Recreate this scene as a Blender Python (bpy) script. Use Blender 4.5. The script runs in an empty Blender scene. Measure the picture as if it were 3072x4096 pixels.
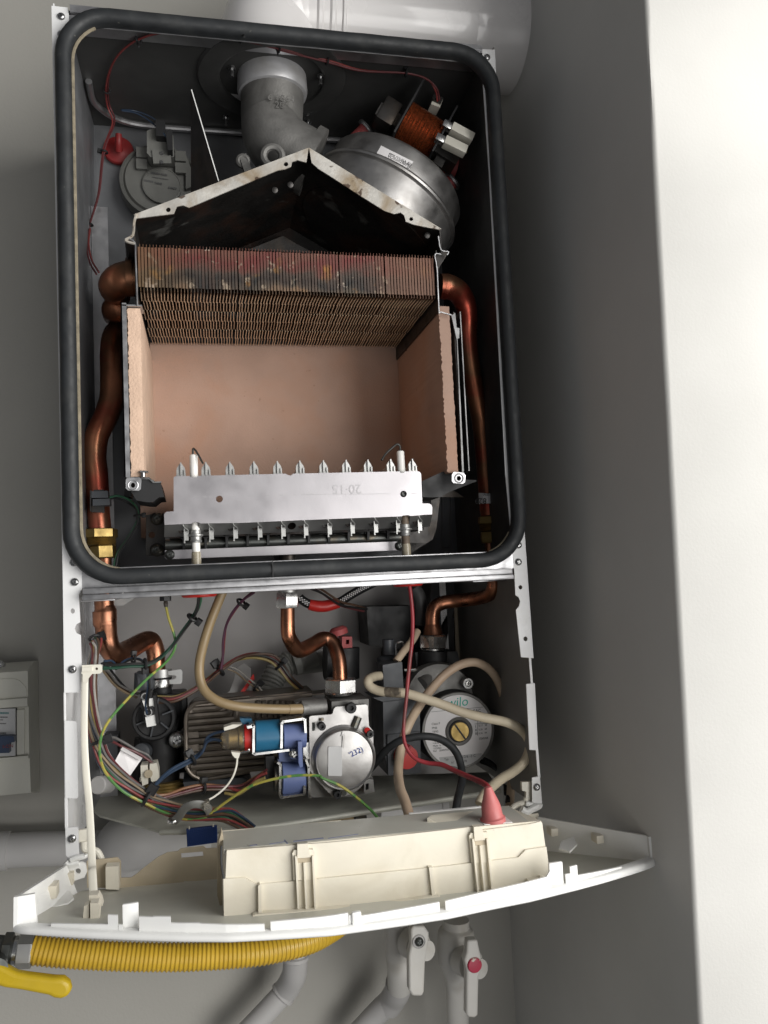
import bpy, bmesh, math, random
from mathutils import Vector, Matrix
random.seed(7)
S = bpy.context.scene
COL = S.collection
# ---------------------------------------------------------------- camera
CR = ((0.97600, -0.21270, -0.04710), (-0.02940, 0.08570, -0.99590), (0.21580, 0.97340, 0.07740))
FPX = 3256.1
CC = Vector((0.12515, -0.77119, 0.23115))
_r = Vector(CR[0]).normalized(); _b = -Vector(CR[2]); _b = (_b - _r * _b.dot(_r)).normalized(); _u = _b.cross(_r)
CRm = (_r, -_u, -_b)
cam = bpy.data.objects.new('camera', bpy.data.cameras.new('camera')); COL.objects.link(cam)
cam.matrix_world = Matrix(((_r.x, _u.x, _b.x, CC.x), (_r.y, _u.y, _b.y, CC.y), (_r.z, _u.z, _b.z, CC.z), (0, 0, 0, 1)))
cam.data.sensor_fit = 'VERTICAL'; cam.data.sensor_height = 36; cam.data.lens = FPX / 4096 * 36
cam.data.clip_start = .01; cam.data.clip_end = 50
S.camera = cam
# ---------------------------------------------------------------- light: a tall window to the right, and an added weaker fill lamp out in front
W = bpy.data.worlds.new('World'); S.world = W; W.use_nodes = True
W.node_tree.nodes['Background'].inputs[0].default_value = (.93, .95, 1, 1)
W.node_tree.nodes['Background'].inputs[1].default_value = .115
def area(name, loc, target, sx, sy, power, col):
    l = bpy.data.lights.new(name, 'AREA'); l.shape = 'RECTANGLE'; l.size = sx; l.size_y = sy; l.energy = power; l.color = col
    o = bpy.data.objects.new(name, l); COL.objects.link(o); o.location = loc
    o.rotation_euler = (Vector(target) - Vector(loc)).to_track_quat('-Z', 'Y').to_euler()
    return o
area('window_light', (1.30, -1.38, .45), (.30, -.90, .35), 1.8, 1.5, 58, (1, .985, .955))
area('fill_light', (.72, -2.35, -.62), (.25, 0, .3), 1.2, 1.4, 16, (1, .985, .96))  # added fill to soften the shadows, no real source
S.view_settings.view_transform = 'Standard'; S.view_settings.look = 'None'; S.view_settings.gamma = 1; S.view_settings.exposure = 0
S.render.engine = 'CYCLES'; S.cycles.use_denoising = True; S.cycles.max_bounces = 8

# ---------------------------------------------------------------- measuring helpers (photo pixel -> a place at a known depth)
REG = {'F': (0, 0, 1), 'A': (150, 0, .60277), 'B': (1100, 0, .66305), 'C': (300, 900, .60277), 'D': (1200, 900, .60277),
       'E': (250, 1700, .60277), 'G': (1200, 1700, .60277), 'L': (250, 2300, .60277), 'M': (1050, 2250, .72333),
       'N': (0, 2600, .40683), 'P': (0, 3100, .60277), 'Q': (800, 3100, .60277), 'R': (1700, 3100, .60277),
       'T': (640, 1800, .36166), 'V': (900, 2850, .36166), 'X': (1450, 2500, .42194), 'Y': (900, 500, .60277), 'Z': (560, 2650, .26522)}
def ray(u, v):
    a = (u - 1536) / FPX; b = (v - 2048) / FPX
    return CRm[0] * a + CRm[1] * b + CRm[2]
def px(r, a, b):
    o = REG[r]; return o[0] + a * o[2], o[1] + b * o[2]
def at(r, a, b, y):
    d = ray(*px(r, a, b)); return CC + d * ((y - CC.y) / d.y)
def atz(r, a, b, z):
    d = ray(*px(r, a, b)); return CC + d * ((z - CC.z) / d.z)
def atx(r, a, b, x):
    d = ray(*px(r, a, b)); return CC + d * ((x - CC.x) / d.x)
def mpp(y): return (y - CC.y) / FPX          # metres per photo pixel at depth y

# ---------------------------------------------------------------- scene objects
def thing(name, label, cat, loc=(0, 0, 0), group=None):
    o = bpy.data.objects.new(name, None); COL.objects.link(o); o.location = loc; o.empty_display_size = .02
    o['label'] = label; o['category'] = cat
    if group: o['group'] = group
    return o
def tag(o, label, cat, group=None, kind=None):
    o['label'] = label; o['category'] = cat
    if group: o['group'] = group
    if kind: o['kind'] = kind
    return o
class MB:
    def __init__(s): s.b = bmesh.new()
    def box(s, x0, x1, y0, y1, z0, z1, bev=0, seg=2):
        r = bmesh.ops.create_cube(s.b, size=1)
        for v in r['verts']:
            v.co = Vector(((x0 + x1) / 2 + v.co.x * (x1 - x0), (y0 + y1) / 2 + v.co.y * (y1 - y0), (z0 + z1) / 2 + v.co.z * (z1 - z0)))
        if bev: s.bev(r['verts'], bev, seg)
        return s
    def bev(s, verts, bev, seg=2):
        es = list({e for v in verts for e in v.link_edges})
        bmesh.ops.bevel(s.b, geom=es, offset=bev, segments=seg, affect='EDGES', profile=.6, clamp_overlap=True)
    def obox(s, c, ax, ay, az, hx, hy, hz, bev=0):
        r = bmesh.ops.create_cube(s.b, size=2)
        for v in r['verts']: v.co = Vector(c) + Vector(ax) * (v.co.x * hx) + Vector(ay) * (v.co.y * hy) + Vector(az) * (v.co.z * hz)
        if bev: s.bev(r['verts'], bev)
        return s
    def hexa(s, p):        # 8 corners: 4 of one face, 4 of the other in the same order
        v = [s.b.verts.new(q) for q in p]
        for f in ((0, 1, 2, 3), (7, 6, 5, 4), (0, 4, 5, 1), (1, 5, 6, 2), (2, 6, 7, 3), (3, 7, 4, 0)):
            try: s.b.faces.new([v[i] for i in f])
            except ValueError: pass
        return s
    def plate(s, outer, off, holes=()):     # planar polygon with holes, thickened by the vector off
        off = Vector(off); loops = [[Vector(p) for p in outer]] + [[Vector(p) for p in h] for h in holes]
        es = []; L0 = []
        for lp in loops:
            vs = [s.b.verts.new(p) for p in lp]; L0.append(vs)
            es += [s.b.edges.new((vs[i], vs[(i + 1) % len(vs)])) for i in range(len(vs))]
        if holes:
            r = bmesh.ops.triangle_fill(s.b, edges=es, use_beauty=True)
            fs = [g for g in r['geom'] if isinstance(g, bmesh.types.BMFace)]
        else: fs = [s.b.faces.new(L0[0])]
        m = {}
        for vs in L0:
            for v in vs: m[v] = s.b.verts.new(v.co + off)
        for f in fs: s.b.faces.new([m[v] for v in reversed(f.verts)])
        for vs in L0:
            for i in range(len(vs)):
                a, b = vs[i], vs[(i + 1) % len(vs)]; s.b.faces.new((a, b, m[b], m[a]))
        return s
    def slab(s, r, pts, y0, y1, holes=()):  # outline measured at depth y0, thickened along depth to y1
        return s.plate([at(r, a, b, y0) for a, b in pts], (0, y1 - y0, 0), [[at(r, a, b, y0) for a, b in h] for h in holes])
    def tube(s, pts, r, seg=12, sub=6, caps=True, flat=None):
        P = [Vector(p) for p in pts]; rs = r if isinstance(r, (list, tuple)) else [r] * len(P)
        if sub > 1 and len(P) > 2:
            Q, q = [], []
            for i in range(len(P) - 1):
                p0, p1, p2, p3 = P[max(i - 1, 0)], P[i], P[i + 1], P[min(i + 2, len(P) - 1)]
                if i == 0: p0 = p1 * 2 - p2
                if i == len(P) - 2: p3 = p2 * 2 - p1
                for k in range(sub):
                    t = k / sub
                    Q.append(.5 * ((2 * p1) + (p2 - p0) * t + (2 * p0 - 5 * p1 + 4 * p2 - p3) * t * t + (3 * p1 - p0 - 3 * p2 + p3) * t ** 3))
                    q.append(rs[i] * (1 - t) + rs[i + 1] * t)
            Q.append(P[-1]); q.append(rs[-1]); P, rs = Q, q
        n = None; rings = []
        for i, p in enumerate(P):
            t = (P[min(i + 1, len(P) - 1)] - P[max(i - 1, 0)])
            if t.length < 1e-9: t = Vector((0, 0, 1))
            t.normalize()
            if n is None:
                n = t.cross(Vector((0, 1, 0)))
                if n.length < .1: n = t.cross(Vector((1, 0, 0)))
            n = n - t * n.dot(t); n.normalize(); b = t.cross(n)
            fa, fb = flat or (1, 1)
            rings.append([s.b.verts.new(p + (n * math.cos(2 * math.pi * k / seg) * fa + b * math.sin(2 * math.pi * k / seg) * fb) * rs[i]) for k in range(seg)])
        for A, B in zip(rings, rings[1:]):
            for k in range(seg): s.b.faces.new((A[k], A[(k + 1) % seg], B[(k + 1) % seg], B[k]))
        if caps: s.b.faces.new(rings[0][::-1]); s.b.faces.new(rings[-1])
        return s
    def lathe(s, prof, o, axis, seg=32, ref=None, arc=None):   # prof: (radius, height along axis)
        o = Vector(o); w = Vector(axis).normalized()
        n = Vector(ref) if ref else w.cross(Vector((0, 1, 0)) if abs(w.y) < .9 else Vector((1, 0, 0)))
        n = (n - w * n.dot(w)).normalized(); b = w.cross(n)
        rings = []
        for r, h in prof:
            if r < 1e-7: rings.append([s.b.verts.new(o + w * h)])
            else: rings.append([s.b.verts.new(o + w * h + (n * math.cos(2 * math.pi * k / seg) + b * math.sin(2 * math.pi * k / seg)) * r) for k in range(seg)])
        for A, B in zip(rings, rings[1:]):
            for k in range(seg):
                k2 = (k + 1) % seg
                if len(A) == 1 and len(B) == 1: continue
                if len(A) == 1: s.b.faces.new((A[0], B[k2], B[k]))
                elif len(B) == 1: s.b.faces.new((A[k], A[k2], B[0]))
                else: s.b.faces.new((A[k], A[k2], B[k2], B[k]))
        if len(rings[0]) > 1: s.b.faces.new(rings[0][::-1])
        if len(rings[-1]) > 1: s.b.faces.new(rings[-1])
        return s
    def rod(s, p0, p1, r, seg=16, bev=0):
        p0 = Vector(p0); d = Vector(p1) - p0; h = d.length
        pr = [(r, 0), (r, h)] if not bev else [(r - bev, 0), (r, bev), (r, h - bev), (r - bev, h)]
        return s.lathe(pr, p0, d, seg)
    def ring(s, c, axis, R, r, seg=32, k=8):
        pr = [(R + r * math.cos(2 * math.pi * i / k), r * math.sin(2 * math.pi * i / k)) for i in range(k)]
        o = Vector(c); w = Vector(axis).normalized(); n = w.cross(Vector((0, 1, 0)) if abs(w.y) < .9 else Vector((1, 0, 0))).normalized(); b = w.cross(n)
        rg = [[s.b.verts.new(o + w * h + (n * math.cos(2 * math.pi * j / seg) + b * math.sin(2 * math.pi * j / seg)) * q) for q, h in pr] for j in range(seg)]
        for j in range(seg):
            A, B = rg[j], rg[(j + 1) % seg]
            for i in range(k): s.b.faces.new((A[i], A[(i + 1) % k], B[(i + 1) % k], B[i]))
        return s
    def mesh(s, name, smooth=35):
        bmesh.ops.recalc_face_normals(s.b, faces=s.b.faces)
        me = bpy.data.meshes.new(name); s.b.to_mesh(me); s.b.free()
        if smooth:
            me.polygons.foreach_set('use_smooth', [True] * len(me.polygons)); me.set_sharp_from_angle(angle=math.radians(smooth))
        return me
def obj(name, mb, m, parent=None, smooth=35, label=None):
    me = mb if isinstance(mb, bpy.types.Mesh) else mb.mesh(name, smooth)
    o = bpy.data.objects.new(name, me); COL.objects.link(o)
    if m and not me.materials: me.materials.append(m)
    if parent:
        o.parent = parent
        if parent.type == 'EMPTY': o.location = -Vector(parent.location)
    if label: o['label'] = label
    return o
def circ(c, r, n=16, ex=(1, 0, 0), ez=(0, 0, 1)):
    return [Vector(c) + Vector(ex) * (math.cos(2 * math.pi * i / n) * r) + Vector(ez) * (math.sin(2 * math.pi * i / n) * r) for i in range(n)]

# ---------------------------------------------------------------- materials
def mat(name, col, rough=.5, metal=0., var=.12, scale=30, bump=0., bscale=300, dirt=None, damt=.5, dscale=25, dlo=.5, dhi=.7, rvar=.1, spec=.5, coat=0., trans=0., stretch=None, dirt2=None, d2=(40, .62, .7, .8)):
    m = bpy.data.materials.new(name); m.use_nodes = True; nt = m.node_tree; N = nt.nodes; Lk = nt.links
    p = N['Principled BSDF']; p.inputs['Metallic'].default_value = metal; p.inputs['Specular IOR Level'].default_value = spec
    p.inputs['Coat Weight'].default_value = coat; p.inputs['Transmission Weight'].default_value = trans
    g = N.new('ShaderNodeNewGeometry'); src = g.outputs['Position']
    if stretch:
        mp = N.new('ShaderNodeMapping'); mp.inputs['Scale'].default_value = stretch; Lk.new(src, mp.inputs[0]); src = mp.outputs[0]
    def noise(sc, det=4, dist=0):
        n = N.new('ShaderNodeTexNoise'); n.inputs['Scale'].default_value = sc; n.inputs['Detail'].default_value = det; n.inputs['Distortion'].default_value = dist
        Lk.new(src, n.inputs['Vector']); return n.outputs[0]
    def mr(inp, a, b, c, d):
        n = N.new('ShaderNodeMapRange'); n.inputs[1].default_value = a; n.inputs[2].default_value = b; n.inputs[3].default_value = c; n.inputs[4].default_value = d
        Lk.new(inp, n.inputs[0]); return n.outputs[0]
    def mix(f, A, B):
        n = N.new('ShaderNodeMix'); n.data_type = 'RGBA'; Lk.new(f, n.inputs['Factor'])
        for k, q in (('A', A), ('B', B)):
            sk = [i for i in n.inputs if i.name == k and i.type == 'RGBA'][0]
            if isinstance(q, tuple): sk.default_value = (*q, 1)
            else: Lk.new(q, sk)
        return [o for o in n.outputs if o.type == 'RGBA'][0]
    n1 = noise(scale)
    lo = tuple(c * (1 - var) for c in col); hi = tuple(min(1, c * (1 + var)) for c in col)
    c = mix(mr(n1, .3, .7, 0, 1), lo, hi)
    if dirt: c = mix(mr(noise(dscale, 6, .6), dlo, dhi, 0, damt), c, dirt)
    if dirt2: c = mix(mr(noise(d2[0], 8, .3), d2[1], d2[2], 0, d2[3]), c, dirt2)
    Lk.new(c, p.inputs['Base Color'])
    Lk.new(mr(noise(scale * 1.7, 5), .3, .7, max(.02, rough - rvar), min(1, rough + rvar)), p.inputs['Roughness'])
    if bump:
        b = N.new('ShaderNodeBump'); b.inputs['Strength'].default_value = bump; b.inputs['Distance'].default_value = .001
        Lk.new(noise(bscale, 5), b.inputs['Height']); Lk.new(b.outputs[0], p.inputs['Normal'])
    return m
K = {}
K['wall'] = mat('wall_paint', (.425, .412, .375), .75, 0, .04, 6, .25, 350)
K['pier'] = mat('pier_paint', (.58, .572, .545), .7, 0, .04, 8, .12, 420)
K['white'] = mat('white_enamel', (.78, .78, .78), .32, 0, .04, 15, dirt=(.5, .47, .4), damt=.25, dscale=30, dlo=.55)
K['galv'] = mat('galvanised_steel', (.46, .46, .47), .40, .9, .10, 60, .05, 500, dirt=(.42, .41, .42), damt=.5, dscale=40)
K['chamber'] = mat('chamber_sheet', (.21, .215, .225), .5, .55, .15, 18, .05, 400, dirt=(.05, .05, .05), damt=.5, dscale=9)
K['ceiling'] = mat('shaded_sheet', (.075, .075, .073), .55, .45, .15, 18, .05, 400)  # chamber sheet darkened: shade on ceiling and right side put into the colour
K['rubber'] = mat('black_rubber', (.017, .019, .021), .62, 0, .2, 60, .1, 250, dirt=(.07, .07, .065), damt=.45, dscale=30, dlo=.52, dhi=.85, dirt2=(.14, .135, .12), d2=(150, .70, .75, .45))
K['felt'] = mat('seal_adhesive', (.24, .205, .145), .9, 0, .25, 120, .6, 600)
K['copper'] = mat('copper', (.46, .20, .115), .33, 1, .25, 30, .05, 300, dirt=(.12, .065, .045), damt=.85, dscale=22, dlo=.42, dhi=.7, rvar=.12)
K['copperred'] = mat('heat_stained_copper', (.46, .18, .095), .36, .9, .3, 26, .06, 300, dirt=(.09, .075, .045), damt=.75, dscale=16, dlo=.38, dhi=.62, dirt2=(.45, .05, .04), d2=(14, .5, .62, .7))
K['brass'] = mat('brass', (.36, .26, .10), .5, 1, .15, 60, .05, 400, dirt=(.22, .15, .06), damt=.5, dscale=60)
K['chrome'] = mat('plated_steel', (.56, .56, .55), .26, 1, .08, 60, dirt=(.35, .33, .30), damt=.4, dscale=50)
K['screw'] = mat('screw_steel', (.40, .40, .40), .3, 1, .2, 200)
K['darkmetal'] = mat('dark_steel', (.055, .052, .05), .45, .7, .3, 40, .06, 300, dirt=(.14, .09, .05), damt=.35, dscale=30)
K['board'] = mat('insulation_board', (.47, .315, .245), .95, 0, .10, 14, .35, 500, dirt=(.50, .27, .17), damt=.6, dscale=10, dlo=.45, dhi=.7, dirt2=(.30, .17, .11), d2=(170, .70, .74, .5))
K['boardedge'] = mat('insulation_edge', (.66, .47, .35), .95, 0, .08, 40, .8, 420)
K['black'] = mat('black_plastic', (.010, .010, .011), .58, 0, .3, 40, .05, 300)
K['grayp'] = mat('grey_plastic', (.055, .06, .068), .5, 0, .12, 40, .05, 300)
K['cast'] = mat('cast_alloy', (.21, .205, .195), .55, .55, .2, 40, .25, 500, dirt=(.05, .048, .045), damt=.6, dscale=18)
K['alu'] = mat('fan_alloy', (.45, .44, .43), .44, .95, .1, 35, .04, 500, dirt=(.25, .235, .22), damt=.5, dscale=30)
K['cream'] = mat('cream_plastic', (.70, .655, .55), .5, 0, .05, 20, .08, 300, dirt=(.48, .42, .30), damt=.42, dscale=17, dirt2=(.30, .26, .20), d2=(150, .72, .76, .5))
K['tray'] = mat('tray_plastic', (.52, .515, .46), .45, 0, .05, 20, .06, 300, dirt=(.42, .39, .33), damt=.45, dscale=11, dlo=.48, dhi=.7, dirt2=(.16, .14, .11), d2=(130, .70, .74, .7))
K['bezel'] = mat('white_plastic', (.83, .83, .81), .4, 0, .03, 20)
K['tan'] = mat('aged_plastic', (.46, .39, .28), .6, 0, .12, 20, .08, 300, dirt=(.25, .20, .13), damt=.4)
K['shelf'] = mat('shelf_steel', (.50, .50, .44), .5, .1, .12, 20, .08, 300, dirt=(.10, .10, .085), damt=.6, dscale=12, dirt2=(.75, .72, .65), d2=(160, .745, .76, .9))
K['nylon'] = mat('white_nylon', (.72, .69, .60), .4, 0, .06, 30)
K['ceramic'] = mat('white_ceramic', (.85, .83, .79), .3, 0, .03, 30)
K['sleeve'] = mat('silicone_sleeve', (.45, .40, .30), .25, 0, .1, 60, trans=.3)
K['red'] = mat('red_silicone', (.52, .025, .02), .4, 0, .1, 40)
K['dullred'] = mat('dull_red_rubber', (.36, .07, .07), .6, 0, .15, 60, .1, 300)
K['boot'] = mat('pink_silicone_boot', (.46, .13, .125), .5, 0, .1, 60, .12, 350)
K['hosebeige'] = mat('beige_silicone_hose', (.25, .18, .095), .4, 0, .12, 40)
K['creamcable'] = mat('cream_cable', (.50, .39, .28), .5, 0, .08, 60, dirt=(.40, .27, .19), damt=.6, dscale=9)
K['yellow'] = mat('yellow_hose', (.62, .40, .035), .42, 0, .1, 30, dirt=(.45, .27, .02), damt=.4)
K['yelpaint'] = mat('yellow_lever', (.60, .42, .02), .35, 0, .08, 30)
K['duct'] = mat('white_duct', (.72, .70, .69), .22, 0, .03, 12, coat=.3)
K['pipew'] = mat('white_pvc', (.50, .49, .48), .5, 0, .05, 20, .05, 200)
K['pipewhite'] = mat('bright_pvc', (.60, .585, .55), .45, 0, .06, 20, dirt=(.42, .38, .30), damt=.4)
K['blue'] = mat('periwinkle_plastic', (.12, .16, .33), .45, 0, .06, 40)
K['teal'] = mat('teal_plastic', (.02, .13, .24), .4, 0, .1, 40)
K['paper'] = mat('paper_label', (.80, .78, .78), .6, 0, .03, 30)
K['graypaper'] = mat('grey_print', (.52, .52, .52), .6, 0, .03, 30)
K['ink'] = mat('black_ink', (.03, .03, .03), .6, 0, .05)
K['inkgrey'] = mat('grey_ink', (.10, .10, .10), .6, 0, .05)
K['inkblue'] = mat('blue_ink', (.04, .08, .32), .5, 0, .05)
K['inkgreen'] = mat('green_ink', (.03, .42, .32), .5, 0, .05)
K['inkred'] = mat('red_ink', (.5, .03, .03), .5, 0, .05)
K['backsheet'] = mat('back_sheet', (.46, .44, .43), .55, 0, .05, 10)
K['rightsheet'] = mat('shaded_white_sheet', (.22, .215, .20), .5, 0, .08, 14)  # white side panel greyed: its shade is put into the colour
K['clampgrey'] = mat('clamp_grey', (.15, .15, .14), .5)
K['inkfaint'] = mat('worn_grey_print', (.40, .39, .40), .5, .5, .1)
K['inkwhite'] = mat('white_ink', (.8, .8, .78), .6, 0, .03)
K['tagblue'] = mat('blue_tag', (.012, .04, .16), .45, 0, .1)
K['braid'] = mat('braided_hose', (.09, .09, .09), .5, .3, .2, 50)
K['corr'] = mat('grey_corrugated_hose', (.30, .30, .28), .5, 0, .1, 40)
K['coil'] = mat('copper_winding', (.40, .11, .04), .3, .85, .25, 1, stretch=(200, 200, 200))
K['switch'] = mat('grey_switch_plastic', (.16, .16, .148), .5, 0, .08, 40, .05, 300)
K['boxplastic'] = mat('breaker_box_plastic', (.62, .61, .54), .45, 0, .03, 30)
K['clear'] = mat('clear_cap', (.86, .80, .68), .08, 0, .05, 40, trans=.92, spec=.6)
K['rust'] = mat('stained_flange', (.55, .53, .49), .55, .45, .15, 60, .2, 400, dirt=(.26, .18, .09), damt=.8, dscale=30, dlo=.47, dhi=.68, dirt2=(.07, .04, .025), d2=(95, .60, .66, .9))
K['soot'] = mat('soot', (.012, .011, .010), .6, .2, .4, 30, .15, 250, dirt=(.055, .022, .012), damt=.8, dscale=20, dlo=.5, dhi=.75, dirt2=(.16, .16, .15), d2=(26, .62, .68, .55))
K['plateex'] = mat('brazed_plate', (.19, .165, .14), .38, .9, .12, 40, .04, 400, dirt=(.16, .12, .09), damt=.4)
K['gun'] = mat('gun_metal', (.11, .115, .11), .4, .8, .2, 60, dirt=(.22, .16, .09), damt=.5, dscale=60)
WC = dict(red=(.40, .03, .025), dred=(.20, .025, .03), black=(.02, .02, .02), brown=(.16, .075, .035), orange=(.42, .16, .04), yellow=(.50, .36, .06), green=(.03, .20, .09), dgreen=(.012, .09, .05), blue=(.02, .06, .13), dblue=(.02, .055, .12), grey=(.20, .19, .18), white=(.55, .52, .46), pink=(.40, .17, .15), tan=(.40, .28, .15), yg=(.36, .42, .05), violet=(.16, .03, .09))
for k, c in WC.items():
    g_ = sum(c) / 3; K['w_' + k] = mat(k + '_wire', tuple((q * .75 + g_ * .25) * .6 for q in c), .45, 0, .15, 80)
# yellow-and-green striped earth wire: two-colour insulation, striped along the wire by a wave
K['w_earth'] = mat('earth_wire', (.34, .30, .06), .4, 0, .1, 60, dirt=(.06, .19, .05), damt=.95, dscale=45, dlo=.47, dhi=.53)

# fins: fire-stained copper, stains placed in the real place (height on the fin and patches along the row)
def fin_material():
    m = bpy.data.materials.new('fire_stained_fin'); m.use_nodes = True; nt = m.node_tree; N = nt.nodes; L = nt.links; p = N['Principled BSDF']
    g = N.new('ShaderNodeNewGeometry'); sp = N.new('ShaderNodeSeparateXYZ'); L.new(g.outputs['Position'], sp.inputs[0])
    mp = N.new('ShaderNodeMapping'); mp.inputs['Scale'].default_value = (1, 1, .9); L.new(g.outputs['Position'], mp.inputs[0])
    def noise(s, d=5):
        n = N.new('ShaderNodeTexNoise'); n.inputs['Scale'].default_value = s; n.inputs['Detail'].default_value = d; L.new(mp.outputs[0], n.inputs[0]); return n.outputs[0]
    def math_(op, a, b):
        n = N.new('ShaderNodeMath'); n.operation = op
        for i, q in enumerate((a, b)):
            if isinstance(q, (int, float)): n.inputs[i].default_value = q
            else: L.new(q, n.inputs[i])
        return n.outputs[0]
    h = math_('DIVIDE', math_('SUBTRACT', sp.outputs[2], .507), .043)
    h = math_('ADD', h, math_('MULTIPLY', math_('SUBTRACT', noise(38), .5), 1.15))
    r = N.new('ShaderNodeValToRGB'); L.new(h, r.inputs[0]); e = r.color_ramp.elements
    cols = [(0, (.21, .14, .09)), (.10, (.10, .08, .06)), (.25, (.030, .030, .029)), (.45, (.075, .06, .05)), (.60, (.15, .06, .048)), (.78, (.17, .042, .038)), (1, (.19, .075, .055))]
    e[0].position, e[0].color = cols[0][0], (*cols[0][1], 1); e[1].position, e[1].color = cols[-1][0], (*cols[-1][1], 1)
    for q, c in cols[1:-1]:
        x = e.new(q); x.color = (*c, 1)
    def mix(f, A, B):
        n = N.new('ShaderNodeMix'); n.data_type = 'RGBA'; L.new(f, n.inputs['Factor'])
        for k, q in (('A', A), ('B', B)):
            sk = [i for i in n.inputs if i.name == k and i.type == 'RGBA'][0]
            if isinstance(q, tuple): sk.default_value = (*q, 1)
            else: L.new(q, sk)
        return [o for o in n.outputs if o.type == 'RGBA'][0]
    def ramp(inp, a, b, top=1):
        n = N.new('ShaderNodeMapRange'); n.inputs[1].default_value = a; n.inputs[2].default_value = b; n.inputs[4].default_value = top; L.new(inp, n.inputs[0]); return n.outputs[0]
    c = mix(ramp(noise(33), .60, .68, .8), r.outputs[0], (.42, .20, .045))
    c = mix(ramp(noise(55), .66, .70), c, (.60, .50, .40))
    oi = N.new('ShaderNodeObjectInfo'); rv = N.new('ShaderNodeMapRange'); rv.inputs[3].default_value = 0; rv.inputs[4].default_value = .45; L.new(oi.outputs['Random'], rv.inputs[0]); c = mix(rv.outputs[0], c, (.10, .06, .045))
    c = mix(ramp(noise(90), .62, .66, .7), c, (.38, .30, .22))
    # right end of the row is cleaner brown copper, left end ochre
    xr = ramp(sp.outputs[0], .285, .33, .75); c = mix(xr, c, (.20, .105, .07))
    xl = N.new('ShaderNodeMapRange'); xl.inputs[1].default_value = .12; xl.inputs[2].default_value = .07; xl.inputs[4].default_value = .6; L.new(sp.outputs[0], xl.inputs[0])
    c = mix(xl.outputs[0], c, (.21, .13, .06))
    # behind the front face the sheet is plain brown copper
    yb = ramp(sp.outputs[1], .004, .012); c = mix(yb, c, (.21, .115, .065))
    zl = N.new('ShaderNodeMapRange'); zl.inputs[1].default_value = .5086; zl.inputs[2].default_value = .5080; L.new(sp.outputs[2], zl.inputs[0])
    c = mix(math_('MULTIPLY', yb, zl.outputs[0]), c, (.86, .66, .47))  # light caught on the fins' lower edges, put in as pale copper
    L.new(c, p.inputs['Base Color']); p.inputs['Metallic'].default_value = .35; p.inputs['Roughness'].default_value = .5
    return m
K['fin'] = fin_material()

def text(name, s, org, ex, ez, size, m, parent, depth=.0001, align='LEFT', shear=0):
    cu = bpy.data.curves.new(name, 'FONT'); cu.body = s; cu.size = size; cu.extrude = depth; cu.align_x = align; cu.shear = shear; cu.resolution_u = 3
    t = bpy.data.objects.new(name, cu); COL.objects.link(t); bpy.context.view_layer.update()
    me = bpy.data.meshes.new_from_object(t.evaluated_get(bpy.context.evaluated_depsgraph_get()))
    bpy.data.objects.remove(t)
    ex = Vector(ex).normalized(); ez = Vector(ez); ez = (ez - ex * ez.dot(ex)).normalized(); n = ex.cross(ez)
    M = Matrix(((ex.x, ez.x, n.x, org[0]), (ex.y, ez.y, n.y, org[1]), (ex.z, ez.z, n.z, org[2]), (0, 0, 0, 1)))
    me.transform(M); me.materials.clear(); me.name = name
    return obj(name, me, m, parent)
_screw = {}
def screw(c, r, parent, axis=(0, -1, 0), m='screw', hexs=False, name='screw'):
    w = Vector(axis).normalized(); c = Vector(c)
    mb = MB().lathe([(r, 0), (r, r * .25), (r * .85, r * .5), (r * .5, r * .66), (r * .42, r * .35), (0, r * .3)] if not hexs else [(r, 0), (r, r * .7), (r * .9, r * .8), (r * .5, r * .8), (r * .5, r * .3), (0, r * .3)], c, w, 16)
    n = w.cross(Vector((.3, .1, 1))).normalized(); b = w.cross(n)
    if not hexs:
        for d, e in ((n, b), (b, n)): mb.obox(c + w * r * .5, d, e, w, r * .5, r * .12, r * .12)
    return obj(name, mb, K[m], parent)
def path(r, pts): return [at(r, *p) for p in pts]
def tie(p, d, R, parent, m='black', name='cable_tie'):
    p = Vector(p); d = Vector(d).normalized()
    mb = MB().ring(p, d, R, R * .28, 14, 6)
    n = d.cross(Vector((0, 1, 0)))
    n = n.normalized() if n.length > .1 else Vector((1, 0, 0))
    mb.obox(p + n * R * 1.35, n, d, n.cross(d), R * .55, R * .6, R * .6, R * .1)
    return obj(name, mb, K[m], parent)
def bundle(name, label, cat, pts, cols, r, spread, ties=(), group=None, seg=7, wob=.5, parent=None):
    t = parent or thing(name, label, cat, pts[0], group)
    rnd = random.Random(len(pts) * 31 + len(cols)); r *= .82
    n = len(cols)
    for i, c in enumerate(cols):
        q = []
        for j, p in enumerate(pts):
            a = 2 * math.pi * i / max(n, 1) + rnd.uniform(-wob, wob) + j * .35
            k = spread * (1 if n < 5 or i % 2 else .5)
            q.append(Vector(p) + Vector((math.cos(a), math.sin(a) * .8, math.sin(a + 1.0))) * k)
        obj('wire', MB().tube(q, r, seg, 5), K['w_' + c], t)
    for j, k in ties:
        f = int(j); a = j - f; p = Vector(pts[f]).lerp(Vector(pts[min(f + 1, len(pts) - 1)]), a)
        tie(p, Vector(pts[min(f + 1, len(pts) - 1)]) - Vector(pts[max(f - (1 if a == 0 else 0), 0)]), k, t)
    return t
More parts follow.
